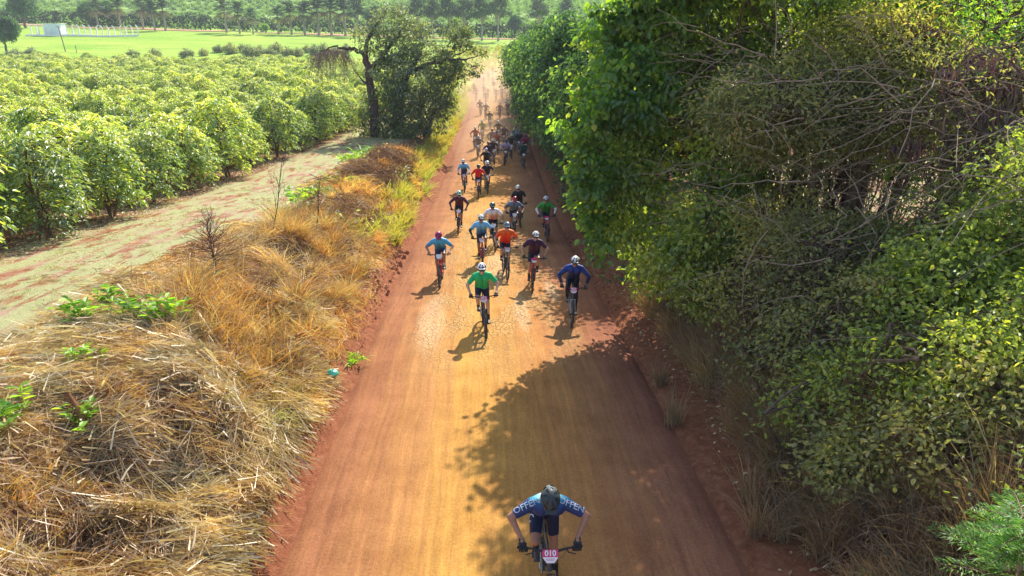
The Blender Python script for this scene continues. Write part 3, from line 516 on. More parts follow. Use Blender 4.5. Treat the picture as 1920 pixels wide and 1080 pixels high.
for q, (D, u, s) in enumerate(spots):
    x = float(road_x(D)) + u; place_tree('creeper_covered_tree', vt[q % 4], (x, D, gz(x, D) - .3), rs.uniform(-.5, .5), (s * .92, s, s * (.95 if q else .8)), 'dark green creeper covered roadside tree ' + tl2[q], 'tree', 'creeper covered trees along the right of the lane')
# ------------------------------------------------------------------ twisted old tree on the left
DT = 55.0; ob = px_ground(705, 256); ot = empty('old_tree', ob, 0, 'gnarled old tree wrapped in creepers between the coffee track and the road', 'tree'); ob = np.array(ob)
rs = np.random.RandomState(21); ta, ca, cb_ = Acc(), Acc(), Acc()
def W3(px, py, dD=0.0): return px_at(px, py, ob[1] + dD) - ob
def poly(pts, r, sides=8, acc=ta, k=9):
    P = np.array([W3(*p) if len(p) == 3 else np.append(0, 0) for p in pts]); n = len(P); t = np.linspace(0, n - 1, k * (n - 1) // 2 + 2); Q = np.stack([np.interp(t, np.arange(n), P[:, i]) for i in range(3)], 1)
    Q[1:-1] += rs.randn(len(Q) - 2, 3) * .05; tubes(Q, np.interp(t, np.arange(n), r), sides, acc)
poly([(705, 262, 0), (701, 200, 0), (692, 135, .3), (684, 102, .4)], [.42, .33, .30, .24])
poly([(684, 102, .4), (664, 92, .2), (645, 92, 0), (625, 88, -.3), (600, 96, -.4)], [.2, .17, .12, .07, .03], 6)
poly([(684, 102, .4), (690, 75, 0), (706, 45, .5), (722, 25, .5)], [.2, .15, .09, .03], 6)
poly([(692, 135, .3), (725, 95, 1), (750, 60, 1.2), (770, 40, 1.4)], [.22, .16, .1, .04], 6)
poly([(745, 262, 1), (748, 200, 1.2), (762, 140, 1), (790, 100, 1.2)], [.5, .4, .26, .12])
poly([(762, 140, 1), (800, 120, 0), (838, 112, -.5), (868, 110, -.8), (902, 104, -1)], [.2, .15, .1, .07, .02], 6)
poly([(838, 112, -.5), (862, 100, -1), (880, 92, -1.3), (896, 96, -1.3)], [.07, .05, .03, .015], 5)
poly([(868, 110, -.8), (880, 122, -1), (893, 130, -1)], [.05, .03, .015], 5)
poly([(800, 262, 0), (806, 225, 0), (820, 190, .4), (836, 165, .4)], [.3, .2, .14, .06])
poly([(692, 160, 0), (678, 150, -.4), (664, 132, -.5)], [.1, .06, .03], 5)
def cl_(acc, cs, n, per, rad, L, W, simple=True, down=.4):
    lb = [(*W3(px, py, dd), r, r * 1.0, r * .85) for px, py, dd, r in cs]; cen = lobe_pts(rs, lb, n, .55); clump_leaves(acc, rs, cen, per, rad, L, W, 0, simple, down); return cen
cl_(ca, [(690, 72, 0, 1.3), (735, 38, 1, 1.6), (768, 70, 1, 1.8), (735, 92, .5, 1.4), (805, 105, .5, 1.6), (722, 130, .5, 1.3), (780, 150, 0, 1.9), (752, 120, .5, 1.3)], 460, 16, .34, .26, .15)
cb_ = Acc(); cl_(cb_, [(720, 238, .2, 1.1), (748, 248, -.4, 1.2), (690, 240, .4, .8), (780, 250, -.4, 1.2), (835, 200, 0, 1.0), (672, 205, .2, .6), (735, 165, 0, 1.3), (742, 210, .3, 1.2), (690, 215, .3, .7), (758, 185, 0, 1.6), (806, 190, 0, 1.6), (826, 165, 0, 1.2), (700, 180, .3, .8), (768, 225, 0, 1.4), (838, 118, -.3, 1.2), (850, 145, -.4, .9), (812, 235, 0, 1.1), (718, 205, 1, .8)], 760, 15, .36, .24, .15, down=.9)
cl_(cb_, [(882, 90, -1.2, .55), (902, 98, -1, .45), (893, 130, -1, .55), (868, 128, -.8, .5), (862, 78, 0, .8), (850, 60, 1, .9), (875, 64, 1, .7)], 90, 16, .28, .24, .15)
ta.obj('trunk', [M_BARKDARK], ot, True); ca.obj('crown', [M_GREYTREE], ot); cb_.obj('creeper_leaves', [mat_leaf('old_tree_creeper', G((0, (.14, .085, .075)), (.2, (.07, .10, .04)), (.6, (.13, .18, .07)), (.85, (.28, .32, .13)), (1, (.48, .48, .28))), .5, .05, 1.4)], ot)
ha = Acc(); n = 260; px_ = 583 + 72 * rs.rand(n); top = np.array([W3(p, 88 + 14 * abs((p - 625) / 40) + 10 * rs.rand(), rs.randn() * .6) for p in px_]); bot = top + np.stack([rs.randn(n) * .5, rs.randn(n) * .4, -.5 - 2.0 * rs.rand(n) ** 1.6], 1); limbs(rs, ha, top, bot, .014, 7, .1, 3, .006)
ho = ha.obj('hanging_vines', [M_TWIG], ot); ho['kind'] = 'stuff'
# shrubs and creeper skirts by its foot
# ------------------------------------------------------------------ far tree lines
pt, pc = Acc(), Acc(); rs = np.random.RandomState(3)
tubes(np.array([[0, 0, -.5], [.05, 0, 2.5], [0, .05, 5], [0, 0, 8.5]]), [.42, .34, .30, .22], 8, pt)
nf = 44; a = rs.rand(nf) * 6.283; el = np.concatenate([rs.uniform(-.35, .2, 12), rs.uniform(.1, 1.35, nf - 12)]); z0 = np.concatenate([np.full(12, 6.4), 6.8 + 2.6 * rs.rand(nf - 12)]); tt = np.linspace(.1, 1, 16)[None, :, None]
dv = np.stack([np.cos(a) * np.cos(el), np.sin(a) * np.cos(el), np.sin(el)], 1); ln = rs.uniform(3.0, 4.2, nf)[:, None, None]
P = np.stack([0 * a, 0 * a, z0], 1)[:, None] + dv[:, None] * ln * tt + np.array([0, 0, -.42]) * ln * tt ** 2; side = nrm(np.cross(dv, [0, 0, 1.]))[:, None]
for sg in (-1, 1):
    A = (dv[:, None] * .5 + side * sg + np.array([0, 0, -.25]) + rs.randn(nf, 16, 3) * .15).reshape(-1, 3); leaves(pc, P.reshape(-1, 3), A, nrm(np.array([0, 0, 1.]) + rs.randn(nf * 16, 3) * .2), .95, .16, np.clip(np.repeat(np.where(np.arange(nf) < 12, .85, .25), 16) + rs.rand(nf * 16) * .2, 0, 1), simple=True)
tubes(P, .03, 3, pc, .4)
palm = (pt.mesh('palm_trunk', [M_BARKPALE], True), pc.mesh('palm_crown', [M_PALM]))
fir = tree_meshes('tall_dark_tree', 41, 5, [(-1.6, 0, 8.4, 2.4, 2.2, .9), (1.9, 0.4, 9.2, 2.4, 2.2, .9), (0, 0, 11.0, 3.0, 3.0, 1.1), (-1.0, 0, 13, 2.4, 2.2, 1.1), (1.2, 0, 14.3, 2.2, 2.0, 1.2)], 150, 10, .75, .85, .32, M_PALM, M_BARKPALE, tr=.3, simple=True, ntw=10)
brd = tree_meshes('broad_tree', 42, 2.6, [(0, 0, 5.6, 3.6, 3.4, 2.4), (1.6, 0, 7.2, 2.4, 2.4, 1.9), (-1.5, .5, 7.0, 2.5, 2.4, 2.1), (0, 0, 8.4, 1.8, 1.8, 1.5)], 620, 13, .6, .52, .36, M_BROAD, tr=.34, simple=True, ntw=10)
bush = tree_meshes('field_shrub', 43, .4, [(0, 0, 1.2, 1.3, 1.2, 1.1), (1, 0, .9, 1.0, 1, .8), (-.9, 0, 1.0, .9, .9, .9)], 130, 12, .4, .32, .2, M_GREYTREE, tr=.07, simple=True, ntw=8)
PALMS = [(185, 52, .92, 'first palm at the left end, behind the concrete posts'), (227, 52, 1.0, 'palm behind the right end of the concrete posts'), (269, 53, .98, 'leftmost palm of the trio past the last concrete post'), (291, 57, .95, 'middle palm of the trio past the last concrete post'), (311, 57, 1.02, 'rightmost palm of the trio past the last concrete post'),
         (425, 60, 1.0, 'leftmost palm of the three by the small bright tree'), (450, 62, .92, 'middle palm of the three by the small bright tree'), (475, 63, .74, 'shortest palm, just left of the small bright tree'), (523, 63, .86, 'first palm right of the small bright tree'), (547, 64, .98, 'second palm right of the small bright tree'), (572, 65, 1.0, 'third palm right of the small bright tree'),
         (598, 65, 1.2, 'tall palm fourth right of the small bright tree'), (622, 65, 1.25, 'tall palm fifth right of the small bright tree'), (648, 67, 1.2, 'tall palm above the hanging vine tangle')]
for px, py, s, lb in PALMS: place_tree('palm_tree', palm, px_ground(px, py + 1), px * .37, s * 1.08, 'grey trunked ' + lb, 'palm tree', 'palms lining the farm road')
FIRS = [(672, 70, .95, 'directly behind the top of the gnarled tree'), (783, 72, 1.05, 'seen over the right crown of the gnarled tree'), (812, 73, .95, 'second over the right crown of the gnarled tree'), (842, 74, 1.05, 'above the gap left of the lane end'), (872, 75, .98, 'behind the flat foliage pads'), (904, 76, 1.08, 'leftmost of the pair at the lane end'), (934, 77, 1.12, 'rightmost of the pair at the lane end'), (1010, 72, 1.05, 'rising behind the far creeper trees'), (1060, 66, 1.1, 'farthest right of the line, above the creeper trees')]
for px, py, s, lb in FIRS: place_tree('tall_tree', fir, px_ground(px, py), px * .71, s * 1.02, 'tall dark tree with pale straight trunk ' + lb, 'tree', 'tall dark trees lining the farm road')
for px, py, s, lb in [(14, 101, 1.0, 'rounded dark tree on the meadow at the far left corner'), (48, 52, 1.25, 'large pale green tree behind the white shed'), (168, 50, .95, 'dense dark tree left of the first palm'), (205, 50, 1.0, 'dense dark tree between the first two palms'), (282, 50, .9, 'dense dark tree behind the palm trio'), (705, 62, 1.15, 'dark rounded tree behind the old tree top'), (965, 70, .9, 'rounded tree at the lane end beside tall trees')]:
    place_tree('broad_tree', brd, px_ground(px, py), px * .5, s, lb, 'tree', 'rounded trees by the farm road')
yt = px_ground(498, 63); ms = tree_meshes('young_tree', 44, 1.0, [(0, 0, 2.2, 1.15, 1.1, 1.05)], 90, 12, .35, .34, .24, M_VINEBRIGHT, tr=.08, simple=True, ntw=6); place_tree('young_tree', ms, yt, 0, 1.05, 'small bright yellow green tree standing alone among palms', 'tree')
rs = np.random.RandomState(5)
BS = [(410, 92), (432, 95), (455, 91), (470, 100), (488, 97), (505, 102), (520, 93), (541, 100), (560, 99), (575, 92), (515, 88), (590, 98), (352, 103), (383, 99), (606, 96), (630, 96), (650, 92), (250, 104), (292, 105), (60, 103), (30, 106)]
for q, (px, py) in enumerate(BS):
    p = px_ground(px, py + 6); place_tree('field_shrub', bush, p, q * 1.3, rs.uniform(.75, 1.35), 'grey green scrub bush along the ditch, %s from the left' % (ORD + ['last'])[sorted(b[0] for b in BS).index(px)], 'shrub', 'scrub bushes along the ditch')
# clipped hedge behind the palms
ha = Acc(); rs = np.random.RandomState(6); n = 2600; hx = rs.uniform(-285, 150, n); hy = farm_y(hx) + 14 + rs.rand(n) * 5; hzz = ground_h(hx, hy) + .3 + 5.0 * rs.rand(n) ** .8
clump_leaves(ha, rs, np.stack([hx, hy, hzz], 1), 7, .9, 1.0, .7, 0, True); tag(ha.obj('hedge', [M_HEDGE]), 'long dark hedge wall behind the row of palms', 'hedge')
# planted rows on the hill
ha = Acc(); rs = np.random.RandomState(8); clump_leaves(ha, rs, lobe_pts(rs, [(0, 0, .6, 2.6, .9, .8)], 26), 6, .5, .7, .5, 0, True); n = 0; pts = []
for yy in np.arange(324, 500, 5.5):
    xs_ = np.arange(-yy * .80, yy * .3, 4.6) + rs.rand() * 3; xs_ = xs_[rs.rand(len(xs_)) < .8]; pts.append(np.stack([xs_, yy + rs.randn(len(xs_)) * .5 + xs_ * .03, xs_ * 0], 1))
pts = np.concatenate(pts); pts[:, 2] = ground_h(pts[:, 0], pts[:, 1])
M_TEA = mat_leaf('hill_crop_leaf', G((0, (.12, .24, .05)), (1, (.32, .48, .11))), .45, .03, 1.4)
src = ha.obj('hill_crop_tuft', [M_TEA]); src.location = pts[0]; tag(src, kind='stuff'); gn_scatter('hill_crop_rows', pts[1:], rs.rand(len(pts) - 1) * .3, rs.uniform(.7, 1.1, len(pts) - 1), src, None)
# ------------------------------------------------------------------ concrete posts, kerb and shed
M_CONC = mat_plain('white_concrete', (.82, .82, .80), .8, .2, var=.1, sc=3); M_SHED = mat_plain('shed_paint', (.62, .72, .78), .6, .3, var=.05, sc=2); M_SHEDROOF = mat_plain('shed_roof', (.75, .76, .78), .5, .3); M_POLE = mat_bark('pole_wood', (.10, .075, .06), (.2, .15, .11)); M_DARK = mat_plain('dark_opening', (.03, .03, .035), .8)
b0 = px_ground(50, 67); b1 = px_ground(262, 67)
pa = Acc(); box(pa, (0, 0, 1.32), (.32, .32, 2.84)); tubes(np.array([[0, 0, 2.62], [-.06, 0, 2.95], [-.55, 0, 3.55]]), [.19, .18, .15], 4, pa, cap=True); pm_ = pa.mesh('fence_post', [M_CONC])
def bw_(px): f = (px - 50) / 212; p = px_at(px, 67, b0[1] * (1 - f) + b1[1] * f); return float(p[0]), float(p[1]), gz(p[0], p[1])
for q, px in enumerate([61, 71, 75, 85, 115, 127, 138, 150, 161, 172, 183, 194, 205, 216, 227, 238, 249, 260]):
    lb = {0: 'leftmost white concrete post with bent top left of the shed', 4: 'white concrete post with bent top just right of the shed', 17: 'rightmost white concrete post with bent top on the meadow'}.get(q, ('white concrete post with bent top, %s left of the shed' % ORD[3 - q]) if q < 4 else 'white concrete post with bent top, %s to the right of the shed' % ORD[q - 4])
    o = tag(inst('fence_post', pm_, None, bw_(px), (0, 0, (q % 3) * .2 + (math.pi if q % 4 == 2 else 0))), lb, 'post', 'white concrete fence posts')
for q, (px, s) in enumerate([(132, 1), (146, -1), (154, -1), (163, 1), (200, 1), (257, 1)]):
    p = bw_(px); a = Acc(); tubes(np.array([[0, 0, 0], [1.3 * s, 0, 2.5]]), [.09, .09], 4, a, cap=True); o = a.obj('brace_post', [M_CONC]); o.location = p; tag(o, 'slanting white concrete brace, %s from the shed along the kerb' % ORD[q], 'post', 'slanting braces of the post line')
a = Acc(); P = [bw_(px) for px in range(50, 264, 6)]
for p, q in zip(P[:-1], P[1:]):
    m = [(p[i] + q[i]) / 2 for i in range(3)]; box(a, (m[0], m[1] - .4, m[2] + .1), (math.hypot(q[0] - p[0], q[1] - p[1]) + .05, .5, .7), math.atan2(q[1] - p[1], q[0] - p[0]))
tag(a.obj('kerb_wall', [M_CONC]), 'long low white concrete kerb under the line of posts', 'wall')
sp = bw_(96); so = empty('shed', (sp[0], sp[1] + 3, gz(sp[0], sp[1] + 3)), .12, 'small pale blue white shed beside the concrete posts', 'shed')
a = Acc(); box(a, (0, 0, 1.6), (5.2, 3.6, 3.6)); a.obj('wall', [M_SHED], so); a = Acc(); box(a, (0, 0, 3.48), (5.7, 4.1, .16)); a.obj('roof', [M_SHEDROOF], so); a = Acc(); box(a, (-1.4, -1.83, 1.1), (1.0, .08, 2.1)); a.obj('door', [M_SHEDROOF], so)
p = px_ground(123, 96); a = Acc(); tubes(np.array([[0, 0, -.5], [-.35, 0, 3.5], [-.75, 0, 6.9]]), [.14, .12, .10], 8, a, cap=True); uo = empty('utility_pole', p, 0, 'leaning dark wooden pole on the meadow in front of the posts', 'pole'); a.obj('pole', [M_POLE], uo, True); a = Acc(); box(a, (-.72, 0, 6.5), (1.5, .1, .12)); a.obj('crossarm', [M_POLE], uo)
p = px_ground(144, 99); a = Acc(); tubes(np.array([[0, 0, -.3], [0, 0, 2.0]]), [.09, .08], 6, a, cap=True); box(a, (0, 0, 1.55), (.35, .08, .08)); o = a.obj('marker_post', [M_POLE]); o.location = p; tag(o, 'short dark post on the meadow right of the pole', 'post')
# earth bank of the ditch behind the coffee
a = Acc(); xs_ = np.arange(-175, -45, 1.5); yb = 168 + .03 * (xs_ + 100) + 1.0 * N1.fbm(xs_ * .2, xs_ * 0); g0 = ground_h(xs_, yb)
rows = [np.stack([xs_, yb + dy, g0 + dz + (.4 * N2(xs_ * .5, xs_ * 0 + 2) if dz > .2 else 0)], 1) for dy, dz in ((-.9, -.3), (-.3, .15), (0, .75), (.8, .85), (2.5, -.1))]
V = np.stack(rows, 0).reshape(-1, 3); nx = len(xs_); i = np.arange(4)[:, None] * nx; j = np.arange(nx - 1)[None]
tag(a.add(V, np.stack([i + j, i + j + 1, i + nx + j + 1, i + nx + j], -1).reshape(-1, 4)).obj('ditch_bank', [mat_plain('ditch_soil', (.10, .06, .045), .95, .1, var=.35, sc=1.5)], smooth=True), kind='structure')
# ------------------------------------------------------------------ left bank: mown straw, tufts, litter
def slope_dir(x, y):
    e = .25; gxx = (ground_h(x + e, y) - ground_h(x - e, y)) / (2 * e); gyy = (ground_h(x, y + e) - ground_h(x, y - e)) / (2 * e); return gxx, gyy
rs = np.random.RandomState(12)
def straw(name, n, yr, ur, Lr, wd, hmax, seed, mat, comb=0.0, stiff=.12, segs=2, dens=None, rb=0.0):
    rs = np.random.RandomState(seed); y = yr[0] + (yr[1] - yr[0]) * rs.rand(n) ** 1.0; u = ur[0] + (ur[1] - ur[0]) * rs.rand(n); x = road_x(y) + u
    if dens is not None: k = rs.rand(n) < dens(x, y, u); x, y, u = x[k], y[k], u[k]; n = len(x)
    gxx, gyy = slope_dir(x, y); th = comb + (N3.fbm(x * .45 + 3, y * .45) - .5) * 7.5 + rs.randn(n) * .45; D = np.stack([np.cos(th), np.sin(th), np.cos(th) * gxx + np.sin(th) * gyy + rs.randn(n) * stiff], 1)
    L = rs.uniform(*Lr, n); h = hmax * rs.rand(n) ** 1.5 * (.4 + 1.2 * N2.fbm(x * 1.1, y * 1.1)); B = np.stack([x, y, ground_h(x, y) + h + .01], 1) - D * L[:, None] * .5; B[:, 2] = np.maximum(B[:, 2], ground_h(B[:, 0], B[:, 1]) + .01)
    r = np.clip(rs.rand(n) * .75 + (N1.fbm(x * .8, y * .8) - .4) * .9 + rb, 0, 1); a = Acc(); blades(a, B, D, rs.randn(n, 3) * .12 + np.array([0, 0, -.10]), L, wd * (.6 + .8 * rs.rand(n)), r, segs, rs=rs)
    return tag(a.obj(name, [mat]), kind='stuff')
straw('mown_straw', 9000, (5.6, 16), (-9.0, -3.9), (.2, .7), .024, .36, 6, M_STRAW, .6, stiff=.35, rb=.2)
straw('mown_straw', 70000, (5.6, 13.5), (-9.0, -3.7), (.35, 1.05), .016, .26, 1, M_STRAW, 2.4, dens=lambda x, y, u: np.where(u < -3.95, 1, .4) * ss(N2.fbm(x * .7, y * .7), .22, .42))
straw('mown_straw', 34000, (12.5, 21), (-8.8, -4.2), (.3, .85), .016, .20, 2, M_STRAW, 2.2, dens=lambda x, y, u: ss(N2.fbm(x * .7, y * .7), .28, .5), rb=-.1)
straw('mown_straw', 26000, (20, 48), (-8.6, -4.2), (.3, .9), .024, .3, 3, M_STRAW, 2.0, dens=lambda x, y, u: ss(N2.fbm(x * .5, y * .5), .35, .55), rb=-.1)
straw('straw_litter', 30000, (5.6, 30), (-5.0, -3.3), (.05, .26), .016, .03, 4, M_STRAW, 0, dens=lambda x, y, u: ss(-u, 3.4, 4.3) * .9)
straw('straw_litter', 9000, (8, 30), (-14, -7.5), (.05, .2), .014, .02, 5, M_STRAW, 0, dens=lambda x, y, u: ss(N2.fbm(x, y), .45, .6))
def tufts(name, pts, per, Lr, spread, mat, seed, wd=.014, lean=(0, 0, 0), droop=.45, rb=0, segs=3):
    rs = np.random.RandomState(seed); pts = np.asarray(pts, float); n = len(pts) * per; B = np.repeat(pts, per, 0); B[:, :2] += rs.randn(n, 2) * .10 * spread ** .5
    a = rs.rand(n) * 6.283; s = spread * rs.rand(n) ** .7; D = np.stack([np.cos(a) * s, np.sin(a) * s, np.ones(n)], 1) + np.array(lean); L = rs.uniform(*Lr, n) * np.repeat(rs.uniform(.7, 1.25, len(pts)), per)
    bend = np.stack([np.cos(a) * s, np.sin(a) * s, -np.ones(n) * .9], 1) * droop * (.3 + rs.rand(n, 1)) + np.array(lean) * .4; B[:, 2] = ground_h(B[:, 0], B[:, 1]) - .02
    r = np.clip(np.repeat(rs.rand(len(pts)), per) * .6 + rs.rand(n) * .45 + rb, 0, 1); ac = Acc(); blades(ac, B, D, bend, L, wd * (.6 + .8 * rs.rand(n)), r, segs, rs=rs); return tag(ac.obj(name, [mat]), kind='stuff')
def scat(n, yr, ur, seed, dens=None):
    rs = np.random.RandomState(seed); y = yr[0] + (yr[1] - yr[0]) * rs.rand(n); u = ur[0] + (ur[1] - ur[0]) * rs.rand(n); x = road_x(y) + u
    if dens is not None: k = rs.rand(n) < dens(x, y, u); x, y = x[k], y[k]
    return np.stack([x, y, x * 0], 1)
tufts('dry_grass', scat(460, (13.0, 25), (-7.6, -4.2), 1, lambda x, y, u: ss(N3.fbm(x * .5, y * .5), .34, .48)), 56, (.3, 1.15), .75, M_DRYGRASS, 2, .014, (.10, -.08, 0))
tufts('dry_grass', scat(260, (12.0, 30), (-7.8, -4.2), 81), 40, (.3, .9), .9, M_STRAW, 82, .014, (.12, -.1, 0), rb=-.1)
tufts('dry_grass', scat(200, (12.0, 50), (-7.8, -4.2), 83), 40, (.25, .7), .9, M_SHADEGRASS, 84, .014, (.12, -.1, 0))
tufts('dry_grass', scat(150, (6, 14), (-6.6, -4.0), 3, lambda x, y, u: ss(N3.fbm(x * .6, y * .6), .45, .55)), 60, (.25, .7), .7, M_DRYGRASS, 4, .011, (.2, -.1, 0))
tufts('dry_grass', scat(230, (24, 50), (-7.4, -4.1), 5, lambda x, y, u: ss(N3.fbm(x * .4, y * .4), .42, .52)), 50, (.3, .9), .8, M_DRYGRASS, 6, .022, (.2, -.1, 0))
tufts('yellowing_grass', scat(300, (24, 100), (-5.4, -3.7), 7), 44, (.4, 1.15), .6, M_YELGRASS, 8, .035, (.15, -.1, 0))
tufts('yellowing_grass', scat(220, (9, 28), (-5.2, -3.9), 9, lambda x, y, u: ss(N1.fbm(x * .7, y * .7), .45, .55)), 40, (.18, .5), .8, M_YELGRASS, 10, .013)
tufts('yellowing_grass', scat(1100, (95, 240), (-16, 7), 17, lambda x, y, u: (np.abs(u) > 3.4) | (y > 158)), 26, (.5, 1.3), .7, M_YELGRASS, 18, .09)
tufts('track_grass', scat(500, (9, 60), (-12.6, -7.4), 19, lambda x, y, u: ss(N2.fbm(x * .5, y * .5), .45, .55)), 30, (.05, .14), 1.2, M_YELGRASS, 20, .012, rb=.2, segs=2)
tufts('dry_grass', scat(190, (6, 26), (-4.5, -3.6), 87, lambda x, y, u: ss(N3.fbm(x * .9, y * .9), .38, .5)), 40, (.12, .5), .9, M_DRYGRASS, 88, .011)
tufts('dry_grass', scat(260, (5, 13), (5.0, 9.5), 89), 34, (.3, .95), .7, M_SHADEGRASS, 90, .011, (-.1, -.1, 0))
# fresh green weeds
def weed(px, py, lab, s=1.0, kind=0, name='weed', seed=0):
    p = px_ground(px, py, .05); rs = np.random.RandomState(seed + int(px)); o = empty(name, p, 0, lab, 'weed', 'fresh green weeds on the bank'); a, st = Acc(), Acc()
    if kind == 0:
        n = 46; b = rs.randn(n, 3) * [.16, .14, 0] * s; ang = rs.rand(n) * 6.283; D = np.stack([np.cos(ang) * .7, np.sin(ang) * .7, .5 + rs.rand(n)], 1); blades(a, b - [0, 0, .03], D, D * [.7, .7, 0] * .6 + [0, 0, -.5], rs.uniform(.22, .5, n) * s, .045 * s, rs.rand(n), 3, rs=rs)
    else:
        n = 10; b = rs.randn(n, 3) * [.13, .12, 0] * s; tip = b + rs.randn(n, 3) * [.12, .12, 0] * s + np.stack([0 * b[:, 0], 0 * b[:, 0], rs.uniform(.2, .42, n) * s], 1); limbs(rs, st, b, tip, .006, 4, .02, 4, .003)
        P = np.concatenate([b + (tip - b) * t for t in (.4, .6, .75, .9, 1, 1)]); m = len(P); ang = rs.rand(m) * 6.283; leaves(a, P, np.stack([np.cos(ang), np.sin(ang), .35 + 0 * ang], 1), nrm(np.array([0, 0, 1.]) + rs.randn(m, 3) * .2), .17 * s, .085 * s, rs.rand(m))
        st.obj('stem', [M_GREENPLANT], o)
    a.obj('leaves', [M_GREENPLANT], o); return o
WL = [(30, 715, 'grassy green weed at the left frame edge on the bank crest', 1.3, 0), (62, 700, 'small green weed right of the frame edge clump', .8, 0), (22, 790, 'broad leaved green weed lowest by the left frame edge', 1.1, 1), (95, 650, 'grassy green weed on the bank crest left of the leafy group', 1.1, 0), (128, 632, 'pale grassy weed in the crest line of weeds', 1.0, 0),
      (158, 612, 'bright leafy weed in the crest line beside bare red soil', 1.3, 1), (188, 598, 'dense bright weed in the middle of the crest line', 1.3, 0), (215, 580, 'upright bright weed right of the dense crest weed', 1.2, 1), (243, 560, 'yellow green weed at the upper end of the crest line', 1.1, 0), (268, 598, 'leafy weed lower right of the crest line', 1.2, 1),
      (298, 606, 'leafy weed in the middle of the lower cluster', 1.2, 1), (330, 600, 'rightmost leafy weed of the lower cluster', 1.0, 1), (160, 692, 'single thin green shoot in the straw', .9, 1), (165, 790, 'green shoot beside the reddish dead stalk', .9, 1), (385, 515, 'small pale green weed by the track under the dry twigs', .9, 0), (460, 575, 'small green tuft in dark straw', .7, 0), (690, 290, 'bright green weed patch in front of the gnarled tree', 3.0, 0), (660, 300, 'bright green weed patch nearest the coffee track by the tree shade', 2.4, 0), (640, 345, 'green weeds on the crest below the tree', 2.4, 0), (600, 365, 'green weeds on the crest beside bent twigs', 1.9, 0), (565, 385, 'leafy green weeds behind the bare sapling', 1.8, 1), (660, 672, 'yellow green tuft at the foot of the bank near the road', .8, 0)]
for w in WL: weed(w[0], w[1], w[2], w[3], w[4])
# bare saplings and dead stalk
def sapling(px, py, h, lab, seed, spread=.35, n=26, lean=(0, 0)):
    p = px_ground(px, py, .05); rs = np.random.RandomState(seed); a = Acc(); top = np.array([lean[0], lean[1], h]); tubes(np.array([[0, 0, -.1], top * .3 + [.05, 0, 0], top * .65 - [.04, 0, 0], top]), [.018, .014, .009, .004], 6, a)
    t = rs.uniform(.15, .95, n)[:, None]; b = top * t; tg = b + rvec(rs, n) * [1, 1, .3] * spread * h * (1.1 - t) + [0, 0, .22 * h]; limbs(rs, a, b, tg, .005, 6, .05, 4, .002); bb = b + (tg - b) * .6; limbs(rs, a, bb, bb + rvec(rs, n) * .22 * h * spread + [0, 0, .1 * h], .003, 4, .05, 3, .0015)
    o = a.obj('bare_sapling', [M_BARKDARK], smooth=True); o.location = p; tag(o, lab, 'sapling', 'bare saplings on the bank crest')
sapling(508, 440, 3.0, 'bare forked sapling bending right over the coffee track', 1, .3, 16, (.7, .5)); sapling(592, 420, 1.7, 'short bare sapling right of the forked one', 2, .3, 12, (.3, .1)); sapling(405, 520, 1.5, 'bushy leafless twig shrub at the left end of the crest grass', 3, .9, 90)
p = px_ground(165, 812, .1); q = np.array(px_at(128, 738, p[1] + .15)); a = Acc(); P = np.array([np.array(p), np.array(p) * .5 + q * .5 + [.02, 0, .03], q]); tubes(P, [.05, .045, .03], 8, a, .5, cap=True); n = 160; rs = np.random.RandomState(2); t = rs.rand(n, 1); leaves(a, P[0] * (1 - t) + P[2] * t + rs.randn(n, 3) * .03, rvec(rs, n), rvec(rs, n), .07, .03, rs.rand(n), simple=True)
M_STALK = mat_leaf('dead_stalk', G((0, (.24, .08, .03)), (1, (.46, .22, .09))), .1, .02); tag(a.obj('dead_stalk', [M_STALK]), 'reddish brown dead stalk leaning out of the straw heap', 'stalk')
# crumpled green plastic scrap
p = px_ground(616, 706, .03); a = Acc(); th = np.linspace(0, math.pi, 10); ph = np.linspace(0, 2 * math.pi, 17)[:-1]; TH, PH = np.meshgrid(th, ph, indexing='ij'); rr = .105 * (1 + .28 * (N1(TH * 3, PH * 2.2) - .5) + .1 * np.sin(PH * 5))
V = np.stack([np.sin(TH) * np.cos(PH) * rr * 1.2, np.sin(TH) * np.sin(PH) * rr, np.cos(TH) * rr * .8], -1).reshape(-1, 3); i = np.arange(9)[:, None] * 16; j = np.arange(16)[None]; a.add(V, np.stack([i + j, i + 16 + j, i + 16 + (j + 1) % 16, i + (j + 1) % 16], -1).reshape(-1, 4))
o = a.obj('plastic_scrap', [mat_plain('green_plastic', (.10, .50, .32), .25, .6, var=.5, sc=14)], smooth=True); o.location = (p[0] + .12, p[1] - .1, p[2] + .13); tag(o, 'crumpled green plastic scrap lying at the foot of the left bank', 'litter')
